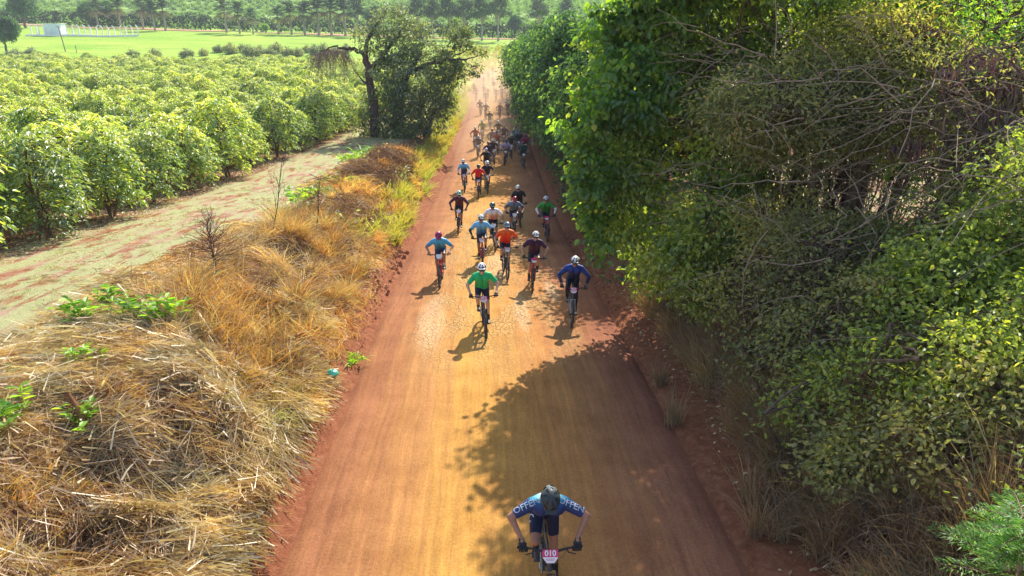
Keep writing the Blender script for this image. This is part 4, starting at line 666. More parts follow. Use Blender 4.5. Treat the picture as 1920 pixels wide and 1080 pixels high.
# ------------------------------------------------------------------ right bank: shaded grass, undergrowth, stems, leaf litter
tufts('shaded_grass', scat(420, (5.0, 20), (4.15, 5.6), 85), 60, (.35, 1.0), .6, M_SHADEGRASS, 86, .012, (-.12, -.1, 0), .5)
tufts('shaded_grass', scat(900, (5.0, 24), (4.35, 7.4), 31, lambda x, y, u: ss(N3.fbm(x * .6, y * .6), .30, .42) * ss(u, 4.2, 5.2)), 46, (.25, .95), .8, M_SHADEGRASS, 32, .012, (-.15, -.1, 0), .55)
straw('bank_thatch', 26000, (5.0, 26), (4.4, 8.0), (.2, .7), .014, .14, 91, M_SHADEGRASS, 2.9, stiff=.25, rb=0)
tufts('shaded_grass', [(*px_ground(px, py)[:2], 0) for px, py in ((1420, 1000), (1440, 960), (1455, 920), (1480, 985), (1500, 940), (1465, 1010), (1405, 940), (1300, 690), (1330, 700), (1860, 1010), (1830, 1030), (1880, 1050), (1265, 790), (1240, 720), (1440, 560), (1480, 600), (1850, 960), (1790, 1060), (1470, 880), (1540, 960), (1560, 1040), (1650, 1000), (1700, 1060), (1600, 900))], 90, (.5, 1.3), .5, M_SHADEGRASS, 33, .014, (-.05, -.05, 0), .35, -.1)
def under(name, n, yr, ur, seed, per, rad, L, W, mat, hh=.35, dens=None):
    rs = np.random.RandomState(seed); p = scat(n, yr, ur, seed, dens); p[:, 2] = ground_h(p[:, 0], p[:, 1]) + .05 + hh * rs.rand(len(p)); a = Acc(); clump_leaves(a, rs, p, per, rad, L, W, 0, False, .2, flat=.8); return tag(a.obj(name, [mat]), kind='stuff')
under('undergrowth', 1050, (5.0, 13), (5.2, 10.5), 41, 24, .30, .085, .055, M_UNDER, .6, lambda x, y, u: ss(u, 5.0, 6.4) * ss(N1.fbm(x * .8, y * .8), .3, .5))
under('undergrowth', 620, (12, 24), (4.9, 9.5), 42, 24, .3, .09, .05, M_THICKET, .45, lambda x, y, u: ss(N1.fbm(x * .8, y * .8), .36, .55))
under('undergrowth', 500, (21, 60), (3.9, 7.5), 43, 18, .4, .18, .12, M_DARKVINE, .7)
under('undergrowth', 500, (24, 110), (-7.8, -4.8), 44, 16, .4, .2, .12, M_GREYTREE, .5, lambda x, y, u: ss(N1.fbm(x * .3, y * .3), .46, .54))
def litter(name, n, yr, ur, seed, L, mat, dens=None):
    rs = np.random.RandomState(seed); p = scat(n, yr, ur, seed, dens); m = len(p); p[:, 2] = ground_h(p[:, 0], p[:, 1]) + .015 + .02 * rs.rand(m); a = Acc(); leaves(a, p, rvec(rs, m) * [1, 1, .25], nrm(rvec(rs, m) * .4 + np.array([0, 0, 1.])), L * (.5 + rs.rand(m)), L * .5, rs.rand(m), simple=True); return tag(a.obj(name, [mat]), kind='stuff')
litter('leaf_litter', 9000, (5.5, 28), (3.5, 8), 51, .09, M_STRAW, lambda x, y, u: ss(u, 3.6, 4.8) * .8 + .12)
litter('leaf_litter', 9000, (9, 60), (-15, -13), 52, .12, M_STRAW)
st = Acc(); rs = np.random.RandomState(61); n = 230; y = rs.uniform(7, 20, n); x = road_x(y) + rs.uniform(6.0, 10.5, n); z = ground_h(x, y) + rs.uniform(.3, 4.2, n); p0 = np.stack([x + rs.uniform(.6, 2.5, n), y + rs.uniform(-.3, 1.0, n), z + rs.uniform(-.3, .4, n)], 1); p1 = np.stack([x - rs.uniform(.4, 1.6, n), y - rs.uniform(.1, 1.2, n), z + rs.uniform(-.7, .35, n)], 1)
limbs(rs, st, p0, p1, .008, 9, .14, 4, .004); tag(st.obj('arching_stems', [M_TWIG]), kind='stuff')
# bare trunks of the thicket that stand against the pale ground behind
rs = np.random.RandomState(62); PXQ = np.sort(rs.uniform(1385, 1650, 15))
for q in range(15):
    yq = rs.uniform(16.5, 22.5); zc = yq * CS + 1.5; xq = (PXQ[q] - 960) / F_PX * zc; h = rs.uniform(4.2, 6.0); a = Acc(); k = 6; tt = np.linspace(0, 1, k)[:, None]
    P = np.array([0, 0, -.3]) + tt * np.array([rs.randn() * .8, rs.randn() * .6, h]) + rs.randn(k, 3) * .06 * np.sin(tt * 3.1); r0 = rs.uniform(.02, .07); tubes(P, np.linspace(r0, r0 * .5, k), 6, a); tg = P[2 + rs.randint(3, size=8)] + rvec(rs, 8) * [.8, .5, .9]; limbs(rs, a, P[2 + rs.randint(3, size=8)], tg, .018, 5, .1, 4, .006)
    o = a.obj('bare_tree', [M_BARKDARK], smooth=True); o.location = (xq, yq, gz(xq, yq)); tag(o, 'thin dark bare tree, %s from the left, in the thicket gap against pale ground' % ORD[q], 'tree', 'thin bare trunks inside the thicket')
rs = np.random.RandomState(63); n = 300; y = rs.uniform(11.5, 17.5, n); x = rs.uniform(4.4, 10.2, n); z = rs.uniform(1.6, 6.8, n); z = np.maximum(z, ground_h(x, y) + .3); p0 = np.stack([x, y, z], 1); ln = rs.uniform(.7, 2.4, n)[:, None]; dv = nrm(np.stack([-1 + rs.randn(n) * .8, -.4 + rs.randn(n) * .4, rs.randn(n) * .45], 1)); st = Acc()
limbs(rs, st, p0, p0 + dv * ln, .009, 8, .08, 4, .0035); bb = p0 + dv * ln * .6; limbs(rs, st, bb, bb + nrm(dv + rvec(rs, n) * .8) * ln * .45, .005, 5, .05, 3, .002); tag(st.obj('dead_branches', [M_TWIG]), kind='stuff')
rs = np.random.RandomState(64)
straw('brush_heap', 22000, (25, 46), (-7.6, -4.6), (.25, .9), .03, .75, 66, mat_leaf('dead_brush', G((0, (.12, .06, .045)), (.5, (.28, .15, .10)), (1, (.46, .32, .20))), .2, .03), 1.5, stiff=.4, dens=lambda x, y, u: ss(N3.fbm(x * .35, y * .35), .40, .5))
rs = np.random.RandomState(67); n = 150; y = rs.uniform(15.5, 22, n); x = (rs.uniform(1330, 1700, n) - 960) / F_PX * (y * CS + 1.5); z = ground_h(x, y); st = Acc(); p0 = np.stack([x, y, z - .1], 1); limbs(rs, st, p0, p0 + np.stack([rs.randn(n) * .5, rs.randn(n) * .4, rs.uniform(1.2, 3.6, n)], 1), .014, 7, .05, 4, .004); tag(st.obj('dead_stems', [M_BARKDARK]), kind='stuff')
# clods and stones
M_CLOD = mat_plain('soil_clod', (.34, .15, .08), .95, .1, var=.35, sc=9)
def clods(name, n, yr, ur, seed, sz, hf, dens=None):
    rs = np.random.RandomState(seed); p = scat(n, yr, ur, seed, dens); m = len(p); p[:, 2] = hf(p[:, 0], p[:, 1]); oc = np.array([[1, 0, 0], [-1, 0, 0], [0, 1, 0], [0, -1, 0], [0, 0, 1], [0, 0, -1.]]); s = sz * (.3 + rs.rand(m, 1, 1) ** 3 * 1.4); V = p[:, None] + oc[None] * s * rs.uniform(.6, 1.2, (m, 6, 1)) + rs.randn(m, 6, 3) * s * .22
    T = np.array([[0, 2, 4], [2, 1, 4], [1, 3, 4], [3, 0, 4], [2, 0, 5], [1, 2, 5], [3, 1, 5], [0, 3, 5]]); a = Acc(); a.add(V.reshape(-1, 3), None, (T[None] + (np.arange(m) * 6)[:, None, None]).reshape(-1, 3), np.repeat(rs.rand(m), 6)); return tag(a.obj(name, [M_CLOD]), kind='stuff')
clods('soil_clods', 420, (6, 26), (3.3, 4.9), 74, .085, ground_h); clods('soil_clods', 160, (6, 26), (-4.2, -3.3), 75, .07, ground_h); clods('road_gravel', 9000, (6, 18), (-3.4, 3.5), 76, .006, road_h); clods('soil_clods', 5200, (5.5, 30), (3.15, 4.9), 71, .035, ground_h); clods('soil_clods', 2600, (5.5, 26), (-4.3, -3.35), 72, .028, ground_h); clods('road_gravel', 5000, (6, 24), (-3.3, 3.4), 73, .010, road_h)
# ------------------------------------------------------------------ cyclists
dg0 = None
def cap_mesh(acc, p0, r0, p1, r1, n=12, rn=4, sq=(1, 1)):
    p0, p1 = np.array(p0, float), np.array(p1, float); d = p1 - p0; L = np.linalg.norm(d); d = d / max(L, 1e-6); ref = np.array([0, 0, 1.]) if abs(d[2]) < .9 else np.array([0, 1., 0]); A = np.cross(d, ref); A /= np.linalg.norm(A); B = np.cross(d, A)
    rings = []
    for i in range(rn): t = math.pi / 2 * (i + .3) / rn; rings.append((p0 - d * r0 * math.cos(t), r0 * math.sin(t)))
    rings.append((p0, r0)); rings.append((p1, r1))
    for i in range(rn - 1, -1, -1): t = math.pi / 2 * (i + .3) / rn; rings.append((p1 + d * r1 * math.cos(t), r1 * math.sin(t)))
    a = np.arange(n) * 2 * math.pi / n; V = [c + r * (A * np.cos(x) * sq[0] + B * np.sin(x) * sq[1]) for c, r in rings for x in a]; m = len(rings)
    Q = [[i * n + j, i * n + (j + 1) % n, (i + 1) * n + (j + 1) % n, (i + 1) * n + j] for i in range(m - 1) for j in range(n)]
    T = [[0, c + 1, c] for c in range(1, n - 1)] + [[(m - 1) * n, (m - 1) * n + c, (m - 1) * n + c + 1] for c in range(1, n - 1)]
    return acc.add(V, Q, T)
def ell_mesh(acc, c, r, Rm=np.eye(3), n=16, m=10):
    th = np.linspace(.12, math.pi - .12, m); ph = np.arange(n) * 2 * math.pi / n; TH, PH = np.meshgrid(th, ph, indexing='ij')
    V = (np.stack([np.sin(TH) * np.cos(PH) * r[0], np.sin(TH) * np.sin(PH) * r[1], np.cos(TH) * r[2]], -1).reshape(-1, 3)) @ Rm.T + np.array(c)
    Q = [[i * n + j, (i + 1) * n + j, (i + 1) * n + (j + 1) % n, i * n + (j + 1) % n] for i in range(m - 1) for j in range(n)]
    T = [[0, c_, c_ + 1] for c_ in range(1, n - 1)] + [[(m - 1) * n, (m - 1) * n + c_ + 1, (m - 1) * n + c_] for c_ in range(1, n - 1)]
    return acc.add(V, Q, T)
def remesh(acc, vox, smooth=3, name='body'):
    me = acc.mesh('tmp'); o = bpy.data.objects.new('tmp', me); COL.objects.link(o); md = o.modifiers.new('r', 'REMESH'); md.mode = 'VOXEL'; md.voxel_size = vox; md.use_smooth_shade = True
    s = o.modifiers.new('s', 'SMOOTH'); s.factor = .5; s.iterations = smooth; bpy.context.view_layer.update(); dg = bpy.context.evaluated_depsgraph_get(); ev = o.evaluated_get(dg); m2 = bpy.data.meshes.new_from_object(ev); m2.name = name
    bpy.data.objects.remove(o); bpy.data.meshes.remove(me); return m2
def ik(a, b, l1, l2, hint):
    a, b, hint = map(lambda v: np.array(v, float), (a, b, hint)); d = b - a; L = min(np.linalg.norm(d), (l1 + l2) * .995); dn = d / np.linalg.norm(d); h = hint - dn * np.dot(hint, dn); h /= np.linalg.norm(h)
    x = (l1 * l1 - l2 * l2 + L * L) / (2 * L); return a + dn * x + h * math.sqrt(max(l1 * l1 - x * x, 1e-4))
BB = np.array([0, .12, .33]); BARY, BARZ, BARW = -.38, 1.03, .37
def rotx(a): c, s = math.cos(a), math.sin(a); return np.array([[1, 0, 0], [0, c, -s], [0, s, c]])
def rotz(a): c, s = math.cos(a), math.sin(a); return np.array([[c, -s, 0], [s, c, 0], [0, 0, 1]])
def roty(a): c, s = math.cos(a), math.sin(a); return np.array([[c, 0, s], [0, 1, 0], [-s, 0, c]])
def pose(hip=(0, .34, 1.06), chest=(0, -.06, 1.40), head=None, pitch=.25, yaw=0, crank=.5, elbow=.6, vox=.013, sway=0.0, thin=1.0):
    P = {}; hip = np.array(hip); chest = np.array(chest) + [sway, 0, 0]; up = nrm(chest - hip); P['hip'] = hip; P['chest'] = chest; P['crank'] = crank
    neck = chest + up * .06 + np.array([0, -.01, .05]); head = neck + rotz(yaw) @ np.array([0, -.085 - .03 * pitch, .115 - .10 * max(0, pitch - .4)]) if head is None else np.array(head); P['head'] = head; P['neck'] = neck; P['pitch'] = pitch; P['yaw'] = yaw
    seg = []
    for s in (-1, 1):
        sh = chest + np.array([s * .19, -.01, .0]); hand = np.array([s * (BARW - .055), BARY + .02, BARZ + .035]); wr = hand + np.array([s * .012, .075, .035]); el = ik(sh, wr, .295, .265, np.array([s * elbow, .25, -.12 - .75 * (1 - elbow)]))
        an = crank + (0 if s > 0 else math.pi); ped = BB + np.array([s * .115, -.172 * math.cos(an), -.172 * math.sin(an) * -1]); ank = ped + np.array([s * .005, .085, .10]); hj = hip + np.array([s * .088, 0, -.03]); kn = ik(hj, ank, .43, .42, np.array([s * .10, -1, .35]))
        P[s] = dict(sh=sh, el=el, wr=wr, hand=hand, hj=hj, kn=kn, ank=ank, ped=ped)
    a = Acc(); mid = hip * .5 + chest * .5
    for s in (-1, 1):
        d = P[s]; cap_mesh(a, hip + [s * .07, 0, .0], .112 * thin, mid + [s * .062, .0, .0], .108 * thin); cap_mesh(a, mid + [s * .062, 0, 0], .108 * thin, chest + [s * .085, 0, -.03], .120); cap_mesh(a, chest + [s * .08, 0, .01], .10, d['sh'], .070)
        cap_mesh(a, d['sh'], .068, d['el'], .045); cap_mesh(a, d['sh'], .055, d['sh'] * .55 + d['el'] * .45, .060); cap_mesh(a, d['el'], .042, d['wr'], .027); m_ = d['el'] * .7 + d['wr'] * .3; cap_mesh(a, d['el'], .04, m_, .041); cap_mesh(a, d['wr'], .028, d['hand'] * .6 + d['wr'] * .4, .03)
        cap_mesh(a, d['hj'], .098, d['kn'], .056); cap_mesh(a, d['kn'], .057, d['ank'], .036); c_ = d['kn'] * .68 + d['ank'] * .32; cap_mesh(a, d['kn'] + [0, .01, -.02], .05, c_ + [0, .018, 0], .056); cap_mesh(a, d['ank'], .037, d['ank'] + [0, -.01, -.04], .036)
    cap_mesh(a, hip + [0, .05, -.02], .11, hip, .11); cap_mesh(a, chest + up * .03, .075, neck, .052); cap_mesh(a, neck, .052, head + [0, .02, -.05], .054)
    Hm = rotz(yaw) @ rotx(pitch); hd = lambda v: head + Hm @ np.array(v, float)
    ell_mesh(a, hd((0, .005, .02)), (.076, .096, .105), Hm); ell_mesh(a, hd((0, -.035, -.055)), (.056, .062, .062), Hm); cap_mesh(a, hd((0, -.088, .0)), .012, hd((0, -.112, -.032)), .017, 8, 3)
    cap_mesh(a, hd((-.022, -.088, -.066)), .011, hd((.022, -.088, -.066)), .011, 8, 3); cap_mesh(a, hd((0, -.078, -.098)), .022, hd((0, -.07, -.095)), .026, 8, 3)
    for s in (-1, 1): ell_mesh(a, hd((s * .078, .012, -.01)), (.012, .022, .034), Hm, 8, 6)
    P['Hm'] = Hm; body = remesh(a, vox, 3); P['body'] = body
    # clothing cut from the body surface and eased outward
    n = len(body.vertices); V = np.empty(n * 3); body.vertices.foreach_get('co', V); V = V.reshape(-1, 3); Nn = np.empty(n * 3); body.vertices.foreach_get('normal', Nn); Nn = Nn.reshape(-1, 3)
    F = np.array([list(p.vertices) if len(p.vertices) == 4 else list(p.vertices) + [p.vertices[-1]] for p in body.polygons]); C = V[F].mean(1)
    def sd(A, B, r): A, B = np.array(A), np.array(B); d = B - A; t = np.clip(((C - A) @ d) / (d @ d), 0, 1); return np.linalg.norm(C - A - t[:, None] * d, axis=1) - r, t
    S = []; 
    for s in (-1, 1):
        d = P[s]; S += [('ua', *sd(d['sh'], d['el'], .05)), ('fa', *sd(d['el'], d['wr'], .035)), ('ha', *sd(d['wr'], d['hand'], .03)), ('th', *sd(d['hj'], d['kn'], .075)), ('sn', *sd(d['kn'], d['ank'], .045)), ('ft', *sd(d['ank'], d['ped'], .05)), ('to', *sd(hip + [s * .06, 0, .03], chest + [s * .07, 0, 0], .10)), ('to', *sd(chest, d['sh'], .075))]
    S += [('hd', *sd(neck + [0, -.01, .035], head, .07))]
    D = np.stack([x[1] for x in S], 1); k = D.argmin(1); lab = np.array([x[0] for x in S])[k]; T = np.stack([x[2] for x in S], 1)[np.arange(len(C)), k]
    hz_ = (C - hip) @ up
    def cut(mask, off, nm, taper=None):
        f = F[mask]; idx, inv = np.unique(f, return_inverse=True); vv = V[idx] + Nn[idx] * off; a = Acc(); tri = f[:, 2] == f[:, 3]; inv = inv.reshape(-1, 4); a.add(vv, inv[~tri], inv[tri][:, :3] if tri.any() else None); m = a.mesh(nm, [], True); return m
    tor = (lab == 'to'); P['jersey_short'] = cut((tor & (hz_ > .04)) | ((lab == 'ua') & (T < .80)), .009, 'jersey'); P['jersey_long'] = cut((tor & (hz_ > .04)) | (lab == 'ua') | ((lab == 'fa') & (T < .96)), .009, 'jersey')
    P['shorts'] = cut((tor & (hz_ <= .10)) | ((lab == 'th') & (T < .80)), .006, 'shorts'); P['tights'] = cut((tor & (hz_ <= .10)) | (lab == 'th') | ((lab == 'sn') & (T < .98)), .006, 'tights'); sk = (lab == 'sn') & (T > .72) | ((lab == 'ft') & (T < .3)); P['sock_r'] = cut(sk & (C[:, 0] < 0), .005, 'sock'); P['sock_l'] = cut(sk & (C[:, 0] > 0), .005, 'sock'); P['sleeves'] = cut((lab == 'fa') & (T < .96) | ((lab == 'ua') & (T > .72)), .005, 'arm_warmers')
    for s, nm in ((-1, 'glove_r'), (1, 'glove_l')):
        d = P[s]; g = Acc(); cap_mesh(g, d['wr'] - [0, .015, .004], .029, d['hand'] + [0, .025, .012], .030, 10, 3, (1.15, .8)); cap_mesh(g, d['hand'] + [-.028, .01, .008], .022, d['hand'] + [.028, .01, .008], .022, 8, 3)
        for q in range(4):
            bx = d['hand'][0] + s * (-.034 + .0225 * q); l = [.9, 1.0, .97, .8][q]; y0, z0 = BARY, BARZ
            pts = [(bx, y0 + .015, z0 + .038), (bx, y0 - .028 * l, z0 + .024), (bx, y0 - .032 * l, z0 - .012), (bx, y0 - .004, z0 - .027 * l)]
            for u_, v_ in zip(pts[:-1], pts[1:]): cap_mesh(g, u_, .0105, v_, .0098, 6, 2)
        tx = d['hand'][0] - s * .045; cap_mesh(g, (tx + s * .018, BARY + .035, BARZ + .02), .013, (tx, BARY + .018, BARZ - .012), .011, 6, 2); cap_mesh(g, (tx, BARY + .018, BARZ - .012), .011, (tx - s * .006, BARY - .012, BARZ - .024), .010, 6, 2)
        P[nm] = g.mesh('glove', [], True)
    for s, nm in ((-1, 'shoe_r'), (1, 'shoe_l')):
        d = P[s]; g = Acc(); ak = d['ank']; pd = d['ped']; cap_mesh(g, ak + [0, .012, -.045], .040, pd + [0, -.055, .040], .034, 12, 3, (1.05, .9)); cap_mesh(g, pd + [0, -.055, .038], .035, pd + [0, -.125, .028], .027, 12, 3, (1.1, .8)); cap_mesh(g, ak + [0, 0, -.015], .040, ak + [0, -.02, -.05], .042, 12, 3); box(g, tuple((ak + pd) / 2 + [0, -.035, -.040 - .012]), (.075, .25, .012)); P[nm] = g.mesh('shoe', [], True)
    return P
# helmet, glasses (head space)
def helmet_meshes():
    n, m = 28, 12; ph = np.arange(n) * 2 * math.pi / n; th = np.linspace(.05, 1.72, m); a = Acc(); V = []
    for t in th:
        for p in ph:
            r = 1 + .03 * math.cos(4 * p) * math.sin(t); e = (t > 1.4) * .0; x = math.sin(t) * math.cos(p) * .104 * r; y = math.sin(t) * math.sin(p) * .135 * r + .012; z = math.cos(t) * .105; z += .045 if t > 9 else 0
            z -= .028 * max(0, math.sin(p)) * math.sin(t) ** 3; z += .012 * max(0, -math.sin(p)) * math.sin(t) ** 6; V.append((x, y, z))
    Q = []
    for i in range(m - 1):
        for j in range(n):
            q = [i * n + j, (i + 1) * n + j, (i + 1) * n + (j + 1) % n, i * n + (j + 1) % n]; vent = (2 <= i <= 8) and (j % 4 in (1, 2)) and not (i in (5,)) and (j not in (0, n // 2))
            if not vent: Q.append(q)
    V = np.array(V); a.add(V, Q); inn = V * .93; k = len(V); a2 = Acc(); a2.add(inn, [[i * n + j, (i + 1) * n + j, (i + 1) * n + (j + 1) % n, i * n + (j + 1) % n] for i in range(m - 1) for j in range(n)])
    # rim joining shell and liner
    rim = np.concatenate([V[-n:], inn[-n:]]); a.add(rim, [[j, (j + 1) % n, n + (j + 1) % n, n + j] for j in range(n)])
    cap_mesh(a, (-.07, -.118, .012), .007, (.07, -.118, .012), .007, 6, 2) ; box(a, (0, -.135, .022), (.12, .05, .006))
    st = Acc()
    for s in (-1, 1): tubes(np.array([[s * .085, -.02, -.02], [s * .078, -.03, -.08], [s * .02, -.062, -.128]]), [.004] * 3, 4, st)
    gl = Acc(); tubes(np.array([[-.078, -.02, .0], [-.072, -.075, -.004], [-.045, -.101, -.008], [0, -.108, -.004], [.045, -.101, -.008], [.072, -.075, -.004], [.078, -.02, .0]]), [.004, .014, .021, .016, .021, .014, .004], 8, gl)
    ey = Acc()
    for s in (-1, 1): ell_mesh(ey, (s * .030, -.088, -.004), (.013, .008, .009), np.eye(3), 8, 6)
    return a.mesh('helmet', [], False), a2.mesh('liner', [], True), st.mesh('strap', [], True), gl.mesh('sunglasses', [], True), ey.mesh('eyes', [], True)
HEL, LIN, STR, GLS, EYE = helmet_meshes()
# ---- bicycle meshes
def torus(acc, c, R0, r, n=40, m=8, ax='x', knob=0):
    a = np.arange(n) * 2 * math.pi / n; b = np.arange(m) * 2 * math.pi / m; A, B = np.meshgrid(a, b, indexing='ij'); rr = r * (1 + knob * ((np.arange(n)[:, None] % 2) * (np.cos(B) > .1)))
    V = np.stack([rr * np.sin(B), (R0 + rr * np.cos(B)) * np.cos(A), (R0 + rr * np.cos(B)) * np.sin(A)], -1).reshape(-1, 3) + np.array(c); i = np.arange(n)[:, None]; j = np.arange(m)[None]
    return acc.add(V, np.stack([i * m + j, i * m + (j + 1) % m, ((i + 1) % n) * m + (j + 1) % m, ((i + 1) % n) * m + j], -1).reshape(-1, 4))
WR = .37; FAX = np.array([0, -.60, WR]); RAX = np.array([0, .56, WR]); HT0 = np.array([0, -.36, .70]); HT1 = np.array([0, -.315, .84]); ST1 = np.array([0, .29, .80]); SAD = np.array([0, .33, .99])
a = Acc(); torus(a, (0, 0, 0), WR - .031, .031, 72, 8, knob=.22); TYRE = a.mesh('tyre', [], False)
a = Acc(); torus(a, (0, 0, 0), WR - .062, .014, 40, 6); cap_mesh(a, (-.045, 0, 0), .022, (.045, 0, 0), .022, 8, 2); torus(a, (.03, 0, 0), .075, .004, 24, 4); RIM = a.mesh('rim', [], True)
a = Acc(); an = np.arange(28) * 2 * math.pi / 28; s0 = np.stack([np.where(np.arange(28) % 2, .03, -.03), .02 * np.cos(an + .5), .02 * np.sin(an + .5)], 1); s1 = np.stack([0 * an, (WR - .065) * np.cos(an), (WR - .065) * np.sin(an)], 1); tubes(np.stack([s0, s1], 1), .0016, 4, a); SPK = a.mesh('spokes', [], False)
def tb(pairs, acc=None):
    acc = acc or Acc()
    for p, q, r0, r1 in pairs: tubes(np.array([p, np.array(p) * .5 + np.array(q) * .5, q]), [r0, (r0 + r1) / 2, r1], 8, acc, cap=True)
    return acc
FRM = tb([(HT0, HT1, .027, .024), (HT0 + [0, .01, .02], BB, .027, .025), (HT1 + [0, .01, -.03], ST1 + [0, -.01, -.06], .02, .017), (BB, ST1, .018, .018), *[(BB + [s * .03, .03, 0], RAX + [s * .065, 0, 0], .012, .009) for s in (-1, 1)], *[(ST1 + [s * .015, 0, -.08], RAX + [s * .065, 0, 0], .009, .008) for s in (-1, 1)]]); cap_mesh(FRM, BB - [.035, 0, 0], .024, BB + [.035, 0, 0], .024, 10, 2); FRM = FRM.mesh('frame', [], True)
FORK = tb([*[(HT0 + [s * .055, -.015, -.02], HT0 * .5 + FAX * .5 + [s * .055, -.0, .0], .017, .017) for s in (-1, 1)], *[(HT0 * .5 + FAX * .5 + [s * .055, 0, 0], FAX + [s * .055, 0, 0], .022, .017) for s in (-1, 1)]]); cap_mesh(FORK, HT0 + [-.055, -.01, -.015], .022, HT0 + [.055, -.01, -.015], .022, 8, 2); FORK = FORK.mesh('fork', [], True)
HB = Acc(); tubes(np.array([[-BARW, BARY + .03, BARZ], [-.2, BARY, BARZ], [-.08, BARY - .02, BARZ - .025], [.08, BARY - .02, BARZ - .025], [.2, BARY, BARZ], [BARW, BARY + .03, BARZ]]), [.012, .012, .016, .016, .012, .012], 8, HB, cap=True); tb([((0, BARY - .015, BARZ - .025), HT1 + np.array([0, 0, .06]), .02, .02), (HT1 + [0, 0, .08], HT1 - [0, 0, .01], .019, .019)], HB); HB = HB.mesh('handlebar', [], True)
LEV = Acc()
for s in (-1, 1): tubes(np.array([[s * .19, BARY - .01, BARZ - .005], [s * .21, BARY - .05, BARZ - .02], [s * .29, BARY - .065, BARZ - .03]]), [.013, .008, .006], 6, LEV, cap=True); tubes(np.array([[s * .19, BARY - .02, BARZ], [s * .14, BARY - .12, BARZ + .0], [s * .05, BARY - .11, BARZ - .12], [s * .01, BARY + .01, HT0[2] + .05]]), [.003] * 4, 4, LEV); tubes(np.array([[s * (BARW + .004), BARY + .03, BARZ], [s * .25, BARY + .012, BARZ]]), [.018, .017], 8, LEV, cap=True)
LEV = LEV.mesh('levers', [], True)
a = Acc(); cap_mesh(a, SAD + [0, -.12, .0], .022, SAD + [0, .05, .005], .045, 12, 3, (1, .45)); cap_mesh(a, SAD + [-.04, .10, .01], .035, SAD + [.04, .10, .01], .035, 12, 3, (.8, 1)); tb([(ST1, SAD - [0, 0, .02], .014, .014)], a); SADM = a.mesh('saddle', [], True)
PL = Acc(); pv = [(-.085, .065), (.085, .065), (.095, .02), (.085, -.03), (.045, -.085), (-.045, -.085), (-.085, -.03), (-.095, .02)]; PC = np.array([0, BARY - .055, BARZ - .055]); PT = rotx(-.45)
def plate_part(pts, off, th):
    a = Acc(); n = len(pts); f = np.array([PT @ np.array([x, -off, z]) + PC for x, z in pts]); b = np.array([PT @ np.array([x, -off + th, z]) + PC for x, z in pts]); V = np.concatenate([f, b]); Q = [[i, (i + 1) % n, n + (i + 1) % n, n + i] for i in range(n)]; T = [[0, i, i + 1] for i in range(1, n - 1)] + [[n, n + i + 1, n + i] for i in range(1, n - 1)]; return a.add(V, Q, T)
PLM = plate_part(pv, 0, .004).mesh('number_plate'); PLB = plate_part([(-.088, -.018), (.088, -.018), (.082, -.032), (.043, -.082), (-.043, -.082), (-.082, -.032)], .003, .002).mesh('white_panel'); PLS = Acc()
for zz, ww in ((-.034, .05), (-.048, .038)):
    for k in range(4): PLS.merge(plate_part([(-ww + k * ww * .52, zz), (-ww + k * ww * .52 + ww * .38, zz), (-ww + k * ww * .52 + ww * .38, zz - .007), (-ww + k * ww * .52, zz - .007)], .005, .001))
PLS = PLS.mesh('sponsor_marks')
def cranks(an):
    a = Acc(); pd = Acc()
    for s in (-1, 1):
        t = an + (0 if s > 0 else math.pi); e = BB + np.array([s * .085, -.172 * math.cos(t), .172 * math.sin(t)]); tb([(BB + [s * .07, 0, 0], e, .013, .010)], a); box(pd, tuple(e + [s * .045, 0, 0]), (.085, .075, .02))
    torus(a, BB + [-.055, 0, 0], .07, .006, 28, 6); tb([(BB + [-.055, 0, .07], RAX + [-.05, 0, .045], .004, .004), (BB + [-.055, 0, -.07], RAX + [-.05, -.02, -.03], .004, .004)], a); torus(a, RAX + [-.05, 0, 0], .045, .012, 20, 6); return a.mesh('crank', [], True), pd.mesh('pedals')
# ---- materials
_mc = {}
def cm(col, rough=.55, spec=.35, metal=0, tag_=''):
    k = (tuple(np.round(col, 3)), rough, metal, tag_)
    if k not in _mc: _mc[k] = mat_plain('cloth_' + (tag_ or 'fabric'), col, rough, spec, metal, .10, 45)
    return _mc[k]
M_TYRE = mat_plain('tyre_rubber', (.055, .05, .048), .8, .3, var=.3, sc=30); M_METAL = mat_plain('brushed_metal', (.45, .44, .43), .35, .5, .8); M_BLK = mat_plain('black_plastic', (.02, .02, .022), .5, .4); M_GLASS = mat_plain('dark_lens', (.02, .02, .025), .12, .8); M_PINK = mat_plain('plate_pink', (.62, .03, .16), .4, .4, var=.05); M_WHITE = mat_plain('plate_white', (.8, .8, .8), .4, .4, var=.04); M_PALEP = mat_plain('plate_pale', (.62, .42, .50), .4, .4, var=.05)
def skin(c): return cm(c, .5, .4, 0, 'skin')
SK1, SK2, SK3 = (.50, .26, .17), (.34, .16, .10), (.58, .33, .23)
def multi_cloth(name, stops, axis='Z', lo=1.0, hi=1.5, pattern=None):
    m, t, out = nt(name); co = objco(t); s = nd(t, 'ShaderNodeSeparateXYZ'); t.links.new(co, s.inputs[0]); v = s.outputs[{'X': 0, 'Y': 1, 'Z': 2}[axis]]
    f = mth(t, 'DIVIDE', mth(t, 'SUBTRACT', v, lo), hi - lo); w = noise(t, co, 9, 3); f = mth(t, 'ADD', f, mth(t, 'MULTIPLY', mth(t, 'SUBTRACT', w, .5), .06)); c = ramp(t, f, stops, 'LINEAR'); n = noise(t, co, 30, 3); principled(t, out, c, .55, .3, bump=n, bs=.15, bd=.01); return m
def put(name, me, mat, parent, loc=None, rot=None):
    if len(me.materials) == 0: me.materials.append(None)
    o = inst(name, me, parent, loc, rot); o.material_slots[0].link = 'OBJECT'; o.material_slots[0].material = mat; return o
